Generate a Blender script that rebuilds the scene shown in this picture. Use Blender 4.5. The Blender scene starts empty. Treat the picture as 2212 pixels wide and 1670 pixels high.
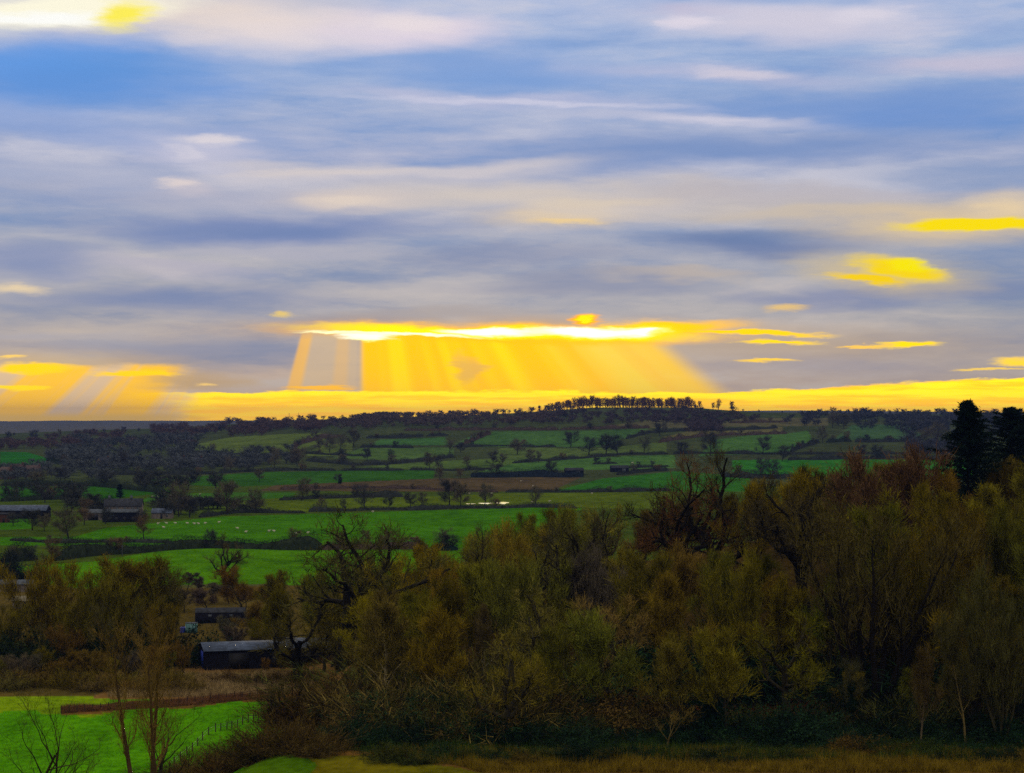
import bpy, math, random
import numpy as np
from mathutils import Vector
random.seed(7)
S = bpy.context.scene
COL = S.collection
F = 4128.0                      # focal length in photo units (photo taken as 2212 x 1670 units)
CZ = 45.0                       # camera height above the valley floor
PITCH = math.atan(70.0 / F)
cp, sp = math.cos(PITCH), math.sin(PITCH)

# ------------------------------------------------------------------ terrain
def sst(a, b, x):
    t = np.clip((x - a) / (b - a), 0, 1)
    return t * t * (3 - 2 * t)
BX = [-60, -37, -22, -8, 29, 65, 80, 150, 400]
BZ = [0, 1.5, 6, 9, 16.5, 24, 29, 40, 48]
def H(x, y):
    x = np.asarray(x, float); y = np.asarray(y, float)
    ys = np.maximum(y, 1.0)
    u = 1106 + F * x / ys
    left = np.interp(y, [-400, 0, 60, 120, 200, 243, 262], [30, 43, 28, 17, 5, .3, 0])
    B = np.interp(x, BX, BZ)
    r0 = np.interp(y, [-400, 0, 60, 120, 180, 200, 216], [30, 43, 29, 18.5, 10.4, 8.2, 7.8])
    r1 = 7.8 + (B - 7.8) * sst(216, 345, y)
    right = np.where(y < 216, r0, r1) * (1 - sst(370, 560, y))
    wl = sst(-37, -24, x)
    near = left + (right - left) * wl
    R = np.interp(u, [-1500, -500, 0, 350, 480, 620, 800, 1000, 1150, 1280, 1500, 1600, 1800, 2000, 2212, 2800],
                  [10, 15, 19, 25, 33, 41, 48, 51, 56, 62, 62, 57, 52, 50, 50, 48])
    far = R * sst(1250, 3050, y) * (1 - 0.75 * sst(3300, 4600, y))
    far = far + (2.2 * np.sin(x / 210 + 1.3) * np.sin(y / 330 + .5) + 1.3 * np.sin(x / 97 + y / 160)) * sst(1300, 1800, y)
    far2 = np.interp(u, [-1000, 0, 500, 700, 1500, 1700, 2212, 3500], [27, 27, 30, 40, 76, 78, 76, 60])
    far = far + (far2 - .25 * R) * sst(5500, 8500, y) + 3 * np.sin(x / 600) * sst(5500, 8500, y)
    tex = .25 * np.sin(x / 9 + y / 13) * np.sin(y / 17 + 2) * sst(200, 260, y)
    return near + far + tex

def ray(u, v):
    xc, yc = (u - 1106) / F, (835 - v) / F
    d = np.array([xc, cp - yc * sp, sp + yc * cp])
    return d
YS = np.concatenate([np.linspace(100, 700, 1200), np.geomspace(701, 11000, 2600)])
def hit(u, v):
    d = ray(u, v)
    t = YS / d[1]
    x = d[0] * t; z = CZ + d[2] * t
    g = H(x, YS)
    k = np.nonzero(z <= g)[0]
    k = k[0] if len(k) else int(np.argmin((z - g)[YS > 2200])) + int((YS <= 2200).sum())
    return Vector((float(x[k]), float(YS[k]), float(g[k])))
def spot(u, y, v=None):
    x = (u - 1106) / F * y
    return Vector((x, y, float(H(x, y))))
def proj(x, y, z):
    dx, dy, dz = x, y, z - CZ
    f_ = dy * cp + dz * sp; up = -dy * sp + dz * cp
    return 1106 + F * dx / f_, 835 - F * up / f_

# ------------------------------------------------------------------ mesh helpers
def mk(name, V, faces, mats, parent=None, loc=None, smooth=False, mi=None):
    me = bpy.data.meshes.new(name)
    V = np.asarray(V, np.float32)
    me.vertices.add(len(V)); me.vertices.foreach_set('co', V.ravel())
    tot = sum(len(f) for f in faces)
    idx = np.concatenate([np.asarray(f, np.int32).ravel() for f in faces])
    sizes = np.concatenate([np.full(len(f), np.asarray(f).shape[1], np.int32) for f in faces])
    me.loops.add(len(idx)); me.loops.foreach_set('vertex_index', idx)
    me.polygons.add(tot)
    me.polygons.foreach_set('loop_start', np.concatenate([[0], np.cumsum(sizes)[:-1]]).astype(np.int32))
    me.polygons.foreach_set('loop_total', sizes)
    if smooth: me.polygons.foreach_set('use_smooth', np.ones(tot, bool))
    if mi is not None: me.polygons.foreach_set('material_index', np.asarray(mi, np.int32))
    for m in (mats if isinstance(mats, (list, tuple)) else [mats]): me.materials.append(m)
    me.update(calc_edges=True)
    o = bpy.data.objects.new(name, me); COL.objects.link(o)
    if parent is not None: o.parent = parent
    if loc is not None: o.location = loc
    return o
class MB:
    def __init__(s): s.V = []; s.F = {3: [], 4: []}; s.n = 0
    def add(s, V, Fc):
        V = np.asarray(V, float).reshape(-1, 3); Fc = np.asarray(Fc, int)
        s.V.append(V); s.F[Fc.shape[1]].append(Fc + s.n); s.n += len(V)
    def box(s, c, sz, rz=0, taper=1.0):
        x, y, z = np.array(sz) / 2.0
        P = np.array([[-x, -y, -z], [x, -y, -z], [x, y, -z], [-x, y, -z], [-x * taper, -y * taper, z], [x * taper, -y * taper, z], [x * taper, y * taper, z], [-x * taper, y * taper, z]])
        ca, sa = math.cos(rz), math.sin(rz)
        P = P @ np.array([[ca, sa, 0], [-sa, ca, 0], [0, 0, 1]]) + np.array(c)
        s.add(P, [[0, 3, 2, 1], [4, 5, 6, 7], [0, 1, 5, 4], [1, 2, 6, 5], [2, 3, 7, 6], [3, 0, 4, 7]])
    def done(s, name, mat, parent=None, loc=None, smooth=False):
        return mk(name, np.concatenate(s.V), [np.concatenate(f) for f in s.F.values() if f], mat, parent, loc, smooth)
def nrm(a): return a / np.maximum(np.linalg.norm(a, axis=-1, keepdims=True), 1e-9)
def frames(D):
    D = nrm(D)
    ref = np.where(np.abs(D[:, 2:3]) > .9, np.array([[1., 0, 0]]), np.array([[0, 0, 1.]]))
    A = nrm(np.cross(D, ref)); B = np.cross(D, A)
    return A, B
def tubes(mb, P0, P1, R0, R1, n=5):
    P0, P1, R0, R1 = map(lambda a: np.asarray(a, float), (P0, P1, R0, R1))
    A, B = frames(P1 - P0)
    an = np.arange(n) * 2 * math.pi / n
    ring = np.cos(an)[None, :, None] * A[:, None] + np.sin(an)[None, :, None] * B[:, None]
    V = np.stack([P0[:, None] + ring * R0[:, None, None], P1[:, None] + ring * R1[:, None, None]], 1)
    N = len(P0); k = np.arange(n); k2 = (k + 1) % n
    f = np.stack([k, k2, k2 + n, k + n], 1)[None] + (np.arange(N) * 2 * n)[:, None, None]
    mb.add(V.reshape(-1, 3), f.reshape(-1, 4))
def slivers(mb, P, D, L, W, rng):
    """thin tapering twigs: three-sided needles reduced to two crossed faces"""
    P = np.asarray(P); A, B = frames(D); D = nrm(D)
    th = rng.random(len(P)) * math.pi
    s = A * np.cos(th)[:, None] + B * np.sin(th)[:, None]
    L = np.broadcast_to(L, (len(P),))[:, None]; W = np.broadcast_to(W, (len(P),))[:, None]
    V = np.stack([P - s * W / 2, P + s * W / 2, P + D * L + s * W * .12], 1)
    mb.add(V.reshape(-1, 3), np.arange(len(P) * 3).reshape(-1, 3))
def leaves(mb, P, size, rng, flat=0.0):
    n = len(P)
    a = nrm(rng.normal(size=(n, 3))); b = nrm(rng.normal(size=(n, 3)))
    if flat: a[:, 2] *= 1 - flat; b[:, 2] *= 1 - flat
    s = np.broadcast_to(size, (n,))[:, None]
    V = np.stack([P + a * s * .5, P + b * s * .5, P - (a + b) * s * .35], 1)
    mb.add(V.reshape(-1, 3), np.arange(n * 3).reshape(-1, 3))

# ------------------------------------------------------------------ tagging
def tag(o, label=None, cat=None, group=None, kind=None):
    if label: o['label'] = label
    if cat: o['category'] = cat
    if group: o['group'] = group
    if kind: o['kind'] = kind
    return o
def empty(name, loc=(0, 0, 0), rz=0):
    o = bpy.data.objects.new(name, None); COL.objects.link(o)
    o.location = loc; o.rotation_euler = (0, 0, rz); o.empty_display_size = 1
    return o
ORD = ['first', 'second', 'third', 'fourth', 'fifth', 'sixth', 'seventh', 'eighth', 'ninth', 'tenth', 'eleventh', 'twelfth',
       'thirteenth', 'fourteenth', 'fifteenth', 'sixteenth', 'seventeenth', 'eighteenth', 'nineteenth', 'twentieth']
def ordn(i):
    if i < 20: return ORD[i]
    t = {2: 'twenty', 3: 'thirty', 4: 'forty', 5: 'fifty', 6: 'sixty', 7: 'seventy'}[(i + 1) // 10]
    r = (i + 1) % 10
    return t + '-' + ORD[r - 1] if r else t[:-1] + 'ieth'

# ------------------------------------------------------------------ materials
def mat(name, col=(.5, .5, .5), rough=.9, noise=.3, scale=3.0, use_obj=False, spec=.2, bump=0, detail=4, stretch=None, metallic=0):
    m = bpy.data.materials.new(name); m.use_nodes = True
    nt = m.node_tree; N = nt.nodes; L = nt.links
    b = N['Principled BSDF']; b.inputs['Roughness'].default_value = rough
    b.inputs['Specular IOR Level'].default_value = spec; b.inputs['Metallic'].default_value = metallic
    tc = N.new('ShaderNodeTexCoord'); nz = N.new('ShaderNodeTexNoise')
    nz.inputs['Scale'].default_value = scale; nz.inputs['Detail'].default_value = detail
    src = tc.outputs['Object']
    if stretch:
        mp = N.new('ShaderNodeMapping'); mp.inputs['Scale'].default_value = stretch; L.new(src, mp.inputs[0]); src = mp.outputs[0]
    L.new(src, nz.inputs['Vector'])
    mr = N.new('ShaderNodeMapRange'); mr.inputs['From Min'].default_value = .25; mr.inputs['From Max'].default_value = .75
    mr.inputs['To Min'].default_value = 1 - noise; mr.inputs['To Max'].default_value = 1 + noise
    L.new(nz.outputs['Fac'], mr.inputs['Value'])
    vm = N.new('ShaderNodeVectorMath'); vm.operation = 'SCALE'
    if use_obj:
        oi = N.new('ShaderNodeObjectInfo'); L.new(oi.outputs['Color'], vm.inputs[0])
    else: vm.inputs[0].default_value = col
    L.new(mr.outputs[0], vm.inputs['Scale']); L.new(vm.outputs[0], b.inputs['Base Color'])
    if bump:
        bp = N.new('ShaderNodeBump'); bp.inputs['Strength'].default_value = bump; L.new(nz.outputs['Fac'], bp.inputs['Height']); L.new(bp.outputs[0], b.inputs['Normal'])
    return m
M = {}
M['twig'] = mat('twig', spec=0, rough=1, noise=.75, scale=.9, use_obj=True, detail=6, stretch=(1, 1, .45))
M['leaf'] = mat('foliage', spec=0, rough=1, noise=.5, scale=.6, use_obj=True, detail=5)
M['bark'] = mat('bark', spec=.05, rough=1, noise=.5, scale=2.5, use_obj=True, bump=.4, stretch=(1, 1, .3))
M['metal_roof'] = mat('corrugated_roof', (.045, .06, .095), .8, .6, .9, spec=.15)
M['old_roof'] = mat('old_roof', (.028, .03, .036), 1, .5, 1.2, spec=0)
M['tile_roof'] = mat('tile_roof', (.045, .026, .022), .8, .4, 2)
M['dark_wall'] = mat('dark_cladding', (.010, .010, .015), 1, .5, 1.5, spec=0, stretch=(8, 8, 1))
M['stone_wall'] = mat('stone_wall', (.12, .10, .09), .9, .4, 1.5)
M['brick'] = mat('brick', (.055, .024, .016), .9, .3, 3)
M['pale'] = mat('pale_sheet', (.06, .068, .08), 1, .5, 1.2, spec=0)
M['cream'] = mat('cream_sheet', (.10, .085, .055), .8, .4, .8)
M['teal'] = mat('teal_panel', (.07, .17, .17), .5, .2, 1.5, stretch=(6, 1, .2))
M['blue'] = mat('blue_sheet', (.01, .025, .22), .5, .3, 2)
M['black'] = mat('dark_opening', (.008, .008, .01), .7, .2, 1)
M['glass'] = mat('window_glass', (.03, .04, .05), .15, .1, 1, spec=.6)
M['wood_post'] = mat('weathered_wood', (.035, .022, .015), .9, .4, 5, stretch=(1, 1, .3))
M['red_rail'] = mat('stained_rail', (.05, .022, .014), .9, .4, 3)
M['fleece'] = mat('fleece', (.42, .39, .31), .95, .2, 9, bump=.4)
M['steel'] = mat('galvanised_steel', (.12, .12, .14), .5, .2, 2)

# ------------------------------------------------------------------ tree growth
def grow(rng, spec):
    """spec: list of per-level dicts; returns segment arrays and attachment points for twigs"""
    segs = []; pts = []
    stack = []
    for st in spec['stems']:
        stack.append((np.array(st[0], float), nrm(np.array(st[1], float)), st[2], st[3], 0))
    up = np.array([0, 0, 1.])
    while stack:
        p, d, ln, r, lv = stack.pop()
        q = spec['lv'][lv]; n = q['n']; sl = ln / n
        path = [(p, d, r)]
        for i in range(n):
            d = nrm(d + rng.normal(size=3) * q['w'] + up * q['up'])
            p2 = p + d * sl; r2 = r * (1 - (i + 1) / n * (1 - q['end']))
            segs.append((p, p2, path[-1][2], r2, lv)); p = p2
            path.append((p, d, r2))
        if lv + 1 < len(spec['lv']):
            c = spec['lv'][lv + 1]; K = q['kids']
            K = K if isinstance(K, int) else rng.integers(K[0], K[1] + 1)
            ph = rng.random() * 6.28
            for k in range(K):
                t = q['st'] + (1 - q['st']) * (k + rng.random() * .8) / K
                j = min(int(t * n), n - 1); f = t * n - j
                pp = path[j][0] * (1 - f) + path[j + 1][0] * f; dd = path[j + 1][1]; rr = path[j][2] * (1 - f) + path[j + 1][2] * f
                A, B = frames(dd[None]); ph += 2.4 + rng.normal() * .4
                side = A[0] * math.cos(ph) + B[0] * math.sin(ph)
                an = math.radians(c['ang'] + rng.normal() * c['av'])
                nd = nrm(dd * math.cos(an) + side * math.sin(an))
                L2 = ln * c['len'] * (1 - c.get('dec', .4) * t) * (.75 + .5 * rng.random())
                stack.append((pp, nd, L2, max(rr * c['rr'], .012), lv + 1))
        if lv >= spec['twig_from']:
            for j in range(1, n + 1): pts.append((path[j][0], path[j][1], lv))
    return segs, pts
def twig_cloud(rng, pts, per, L, W, a=.8, b=.6, c=.7, side=2):
    P = np.array([x[0] for x in pts]); D = np.array([x[1] for x in pts])
    P = np.repeat(P, per, 0) + rng.normal(size=(len(P) * per, 3)) * .22 * L; D = np.repeat(D, per, 0)
    D = nrm(D * a + np.array([0, 0, b]) + rng.normal(size=D.shape) * c * .6)
    ln = L * (.5 + rng.random(len(P)))
    outP, outD, outL, outW = [P], [D], [ln], [np.full(len(P), W)]
    for s in range(side):
        t = (.25 + .6 * rng.random(len(P)))[:, None]
        outP.append(P + D * ln[:, None] * t); outD.append(nrm(D + rng.normal(size=D.shape) * .5 + np.array([0, 0, .15])))
        outL.append(ln * (.35 + .3 * rng.random(len(P)))); outW.append(np.full(len(P), W * .65))
    return map(np.concatenate, (outP, outD, outL, outW))
def tree_proto(name, seed, spec, per=20, L=1.3, W=.05, side=2, a=.8, b=.6, c=.7, trunk_lv=1, ivy=None, barkcol=(.03, .025, .012), sides=5):
    rng = np.random.default_rng(seed)
    segs, pts = grow(rng, spec)
    root = empty(name)
    lv = np.array([s[4] for s in segs]); A = [np.array([s[i] for s in segs]) for i in range(4)]
    # widen the foot of the trunk
    tm = lv <= trunk_lv
    mb = MB(); tubes(mb, A[0][tm], A[1][tm], A[2][tm], A[3][tm], sides + 1)
    tr = mb.done('trunk', M['bark'], root, smooth=True); tr.color = (*barkcol, 1)
    mb = MB()
    if (~tm).any(): tubes(mb, A[0][~tm], A[1][~tm], A[2][~tm], A[3][~tm], 3)
    P, D, Ln, Wd = twig_cloud(rng, pts, per, L, W, a, b, c, side)
    slivers(mb, P, D, Ln, Wd, rng)
    cr = mb.done('crown', M['twig'], root)
    top = float(np.percentile(P[:, 2], 99.6)); root['h'] = top
    if ivy:
        mb = MB(); n = ivy[0]
        t = rng.random(n); sel = A[0][lv == 0]; sel1 = A[1][lv == 0]
        k = rng.integers(0, len(sel), n); C = sel[k] * (1 - t[:, None]) + sel1[k] * t[:, None]
        lim = C[:, 2] < ivy[2] * top
        C = C[lim]; n = len(C)
        R = ivy[1] * (.55 + .45 * np.sin(C[:, 2] * 1.7 + seed)) * (.6 + .5 * rng.random(n)) * (1.1 - .5 * C[:, 2] / (ivy[2] * top))
        an = rng.random(n) * 6.28
        C = C + np.stack([np.cos(an) * R, np.sin(an) * R, rng.normal(size=n) * .3], 1)
        leaves(mb, C, .28, rng)
        iv = mb.done('ivy', M['leaf'], root); iv.color = (.006, .018, .008, 1)
    return root
def tree_copy(src, loc, h, rz, crown=None, bark=None, wide=1.0, first=None):
    r = src.copy(); COL.objects.link(r)
    s = h / src['h']
    r.location = loc; r.scale = (s * wide, s * wide, s); r.rotation_euler = (0, 0, rz)
    for ch in src.children:
        c = ch.copy(); COL.objects.link(c); c.parent = r
        base = ch.name.split('.')[0]
        if base == 'crown' and crown is not None: c.color = (*crown, 1)
        if base == 'trunk' and bark is not None: c.color = (*bark, 1)
    del r['h']
    return r
def lvl(**k):
    d = dict(n=5, w=.12, up=.05, kids=5, st=.25, end=.35, len=.5, ang=40, av=10, rr=.55, dec=.4); d.update(k); return d
PROTO = {}
def pr(key, *a, **k): PROTO.setdefault(key, []).append(tree_proto(*a, **k))
# upright broad trees of the wood
for i in range(5):
    pr('wood', 'bare_tree', 100 + i, dict(stems=[((0, 0, -.6), (.05, .03, 1), 14.5, .30)], twig_from=2, lv=[
        lvl(n=8, w=.07, up=.08, kids=(11, 14), st=.28, end=.15),
        lvl(n=6, w=.13, up=.14, kids=(6, 7), st=.2, end=.2, len=.52, ang=42, av=10, rr=.5, dec=.55),
        lvl(n=4, w=.16, up=.12, kids=3, st=.2, end=.3, len=.42, ang=36, rr=.5),
        lvl(n=3, w=.18, up=.14, len=.5, ang=35, rr=.6)]), per=4, L=1.25, W=.075, side=2, b=.75)
# several-stemmed, fan-shaped (willow / sallow / ash coppice)
for i in range(3):
    rg = np.random.default_rng(i)
    st = [((rg.normal() * .4, rg.normal() * .4, -.5), (math.cos(a) * .36, math.sin(a) * .36, 1), 12 + rg.random() * 3, .17) for a in np.arange(6) * 1.05 + rg.random()]
    pr('fan', 'willow_tree', 130 + i, dict(stems=st, twig_from=1, lv=[
        lvl(n=8, w=.06, up=.09, kids=(7, 9), st=.2, end=.15),
        lvl(n=5, w=.1, up=.16, kids=(4, 5), st=.15, end=.25, len=.34, ang=30, rr=.45, dec=.4),
        lvl(n=3, w=.12, up=.16, len=.45, ang=30, rr=.6)]), per=5, L=1.35, W=.075, side=2, a=.7, b=1.1, c=.5, trunk_lv=1, barkcol=(.012, .010, .006))
pr('bigfan', 'willow_tree', 160, dict(stems=[((math.cos(a) * .5, math.sin(a) * .5, -.5), (math.cos(a) * q_, math.sin(a) * q_, 1), 17, .30) for a, q_ in ((.2, .12), (1.3, .34), (2.2, .3), (3.2, .42), (4.3, .22), (5.4, .36), (6.0, .5), (2.7, .12))], twig_from=2, lv=[
    lvl(n=9, w=.05, up=.06, kids=(8, 9), st=.3, end=.15),
    lvl(n=5, w=.1, up=.14, kids=(4, 5), st=.15, end=.25, len=.30, ang=30, rr=.5, dec=.4),
    lvl(n=3, w=.12, up=.16, len=.45, ang=30, rr=.6)]), per=4, L=1.2, W=.07, side=2, a=.7, b=.9, c=.6, trunk_lv=1, barkcol=(.010, .009, .006))
# crooked oaks with heavy dark limbs
for i in range(4):
    pr('oak', 'oak_tree', 170 + i, dict(stems=[((0, 0, -.6), (.1 * (-1) ** i, .0, 1), 8.5, .58)], twig_from=3, lv=[
        lvl(n=6, w=.12, up=.03, kids=(7, 8), st=.4, end=.5),
        lvl(n=8, w=.24, up=.07, kids=(6, 7), st=.25, end=.3, len=.95, ang=48, av=14, rr=.72, dec=.2),
        lvl(n=6, w=.28, up=.06, kids=(4, 5), st=.2, end=.3, len=.42, ang=48, av=14, rr=.55),
        lvl(n=3, w=.25, up=.08, len=.42, ang=40, rr=.55)]), per=3, L=.9, W=.055, side=2, trunk_lv=2, barkcol=(.012, .010, .007))
# ivy clad
for i in range(2):
    pr('ivy', 'ivy_clad_tree', 210 + i, dict(stems=[((0, 0, -.5), (0, 0, 1), 13, .28)], twig_from=2, lv=[
        lvl(n=8, w=.05, up=.08, kids=10, st=.4, end=.15),
        lvl(n=5, w=.13, up=.12, kids=5, st=.2, end=.2, len=.36, ang=40, rr=.5),
        lvl(n=3, w=.16, up=.12, len=.5, ang=36, rr=.5)]), per=9, L=1.2, W=.045, ivy=(5200, 1.5, .68))
# far trees: lighter build
for i in range(5):
    pr('far', 'hedgerow_tree', 240 + i, dict(stems=[((0, 0, -.5), (.04, 0, 1), 8.5, .26)], twig_from=1, lv=[
        lvl(n=6, w=.05, up=.05, kids=(13, 15), st=.22, end=.15),
        lvl(n=5, w=.14, up=.06, kids=4, st=.2, end=.2, len=.5, ang=56, av=12, rr=.4, dec=.30),
        lvl(n=3, w=.2, up=.06, len=.5, ang=42, rr=.5)]), per=9 if i < 3 else 6, L=1.3, W=.075, side=1, trunk_lv=0, sides=4)
for i in range(4):
    pr('mass', 'bare_tree', 250 + i, dict(stems=[((0, 0, -.5), (.04, 0, 1), 8.5, .3)], twig_from=1, lv=[
        lvl(n=3, w=.05, up=.05, kids=10, st=.15, end=.3),
        lvl(n=3, w=.14, up=.06, kids=3, st=.2, end=.3, len=.55, ang=56, av=12, rr=.4, dec=.25),
        lvl(n=2, w=.2, up=.06, len=.5, ang=42, rr=.5)]), per=6, L=1.7, W=.26, side=0, trunk_lv=0, sides=3)
# slender sparse near trees
pr('thin', 'slender_tree', 301, dict(stems=[((0, 0, -.5), (-.26, 0, 1), 14.0, .24), ((.25, .1, -.5), (-.02, .05, 1), 14.4, .22), ((.5, -.1, -.5), (.08, 0, 1), 13, .24)], twig_from=1, lv=[
    lvl(n=12, w=.035, up=.10, kids=15, st=.40, end=.2),
    lvl(n=6, w=.1, up=.2, kids=7, st=.15, end=.2, len=.20, ang=42, rr=.40, dec=.3),
    lvl(n=3, w=.12, up=.2, len=.5, ang=30, rr=.5)]), per=2, L=.7, W=.024, side=2, a=.8, b=.7, c=.8, trunk_lv=0, barkcol=(.045, .03, .012))
for i in range(3):
    pr('sapling', 'slender_tree', 311 + i, dict(stems=[((0, 0, -.5), (.05, 0, 1), 6.5, .14)], twig_from=3, lv=[
        lvl(n=6, w=.12, up=.05, kids=7, st=.3, end=.4),
        lvl(n=7, w=.15, up=.12, kids=5, st=.25, end=.2, len=.75, ang=44, av=8, rr=.6, dec=.3),
        lvl(n=5, w=.16, up=.12, kids=3, st=.3, end=.3, len=.42, ang=35, rr=.5),
        lvl(n=3, w=.16, up=.1, len=.5, ang=35, rr=.5)]), per=2, L=.5, W=.012, side=1, trunk_lv=1, barkcol=(.02, .018, .008))

# conifer
def conifer(seed, h=20, rad=5.5, ragged=.3, n=120, col=(.004, .010, .007), name='conifer_tree', pw=.8):
    rng = np.random.default_rng(seed); root = empty(name)
    mb = MB(); k = 10; z = np.linspace(-.5, h * .97, k + 1)
    tubes(mb, np.stack([0 * z[:-1], 0 * z[:-1], z[:-1]], 1), np.stack([0 * z[1:], 0 * z[1:], z[1:]], 1), .35 * (1 - z[:-1] / h) + .03, .35 * (1 - z[1:] / h) + .03, 6)
    t = mb.done('trunk', M['bark'], root); t.color = (.012, .01, .007, 1)
    mb = MB(); P0 = []; P1 = []; NP = []; ND = []
    for i in range(n):
        t_ = (i + rng.random()) / n; zz = h * (.08 + .9 * t_); an = i * 2.4 + rng.normal() * .3
        L = rad * (1 - t_) ** pw * (1 - ragged + 2 * ragged * rng.random()) + .35
        p = np.array([0, 0, zz]); d = np.array([math.cos(an), math.sin(an), .28 + .3 * t_])
        for s in range(5):
            q = p + nrm(d) * L / 5; P0.append(p); P1.append(q)
            m = int(34 * (1 if s else .5)); tt = rng.random((m, 1))
            NP.append(p + (q - p) * tt + rng.normal(size=(m, 3)) * [.18, .18, .14]); ND.append(nrm(np.array(d) + rng.normal(size=(m, 3)) * .8 - np.array([0, 0, .35])))
            p = q; d = d + np.array([0, 0, -.12 if s < 3 else .12])
    P0 = np.array(P0); P1 = np.array(P1); tubes(mb, P0, P1, np.full(len(P0), .05), np.full(len(P0), .04), 3)
    NP = np.concatenate(NP); ND = np.concatenate(ND)
    slivers(mb, NP, ND, .3 + .5 * rng.random(len(NP)), .17, rng)
    c = mb.done('crown', M['leaf'], root); c.color = (*col, 1)
    root['h'] = h
    return root
PROTO['conifer'] = [conifer(5, rad=8.5, pw=.85, ragged=.45, n=150), conifer(6, rad=9, pw=.6, ragged=.5, n=150)]
PROTO['cypress'] = [conifer(9, h=14, rad=1.9, ragged=.15, n=46, name='columnar_evergreen', pw=.55)]

# shrubs
def shrub(seed, name, nst, nleaf, lsz, W=.04, up=.7):
    rng = np.random.default_rng(seed); root = empty(name)
    mb = MB(); d = nrm(rng.normal(size=(nst, 3)) * [1, 1, .45] + np.array([0, 0, up]))
    base = rng.normal(size=(nst, 3)) * [.9, .9, .05]
    L = 1.6 + 1.6 * rng.random(nst)
    tubes(mb, base, base + d * L[:, None], np.full(nst, .03), np.full(nst, .015), 3)
    st = mb.done('stem', M['bark'], root); st.color = (.02, .016, .01, 1)
    mb = MB(); per = 38
    t = (.25 + .8 * rng.random((nst, per, 1))); P = (base[:, None] + d[:, None] * L[:, None, None] * t).reshape(-1, 3) + rng.normal(size=(nst * per, 3)) * .22
    D = nrm(np.repeat(d, per, 0) + rng.normal(size=P.shape) * .6 + np.array([0, 0, .4]))
    slivers(mb, P, D, .35 + .6 * rng.random(len(P)), W, rng)
    if nleaf:
        k = rng.integers(0, len(P), nleaf); leaves(mb, P[k] + rng.normal(size=(nleaf, 3)) * .15, lsz * (.6 + .8 * rng.random(nleaf)), rng)
    mb.done('crown', M['leaf' if nleaf else 'twig'], root)
    root['h'] = float(np.percentile(P[:, 2], 99.5))
    return root
PROTO['shrub'] = [shrub(21 + i, 'bare_shrub', 90, 0, 0, W=.035) for i in range(3)]
PROTO['bush'] = [shrub(31 + i, 'leafy_bush', 80, 7000, .16, W=.03, up=.5) for i in range(3)]
PROTOS = [p for l in PROTO.values() for p in l]

NT = {}
def put(kind, loc, h, label, cat, group, crown=None, bark=None, wide=1.0, rz=None, var=None, name=None):
    L = PROTO[kind]; k = NT.get(kind, 0); NT[kind] = k + 1
    src = L[(k if var is None else var) % len(L)]
    r = tree_copy(src, loc, h, random.random() * 6.28 if rz is None else rz, crown, bark, wide)
    if name: r.name = name
    return tag(r, label, cat, group)
def jit(c, s=.18):
    f = 1 + random.uniform(-s, s)
    return tuple(max(.001, x * f * (1 + random.uniform(-s, s) * .5)) for x in c)

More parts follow.
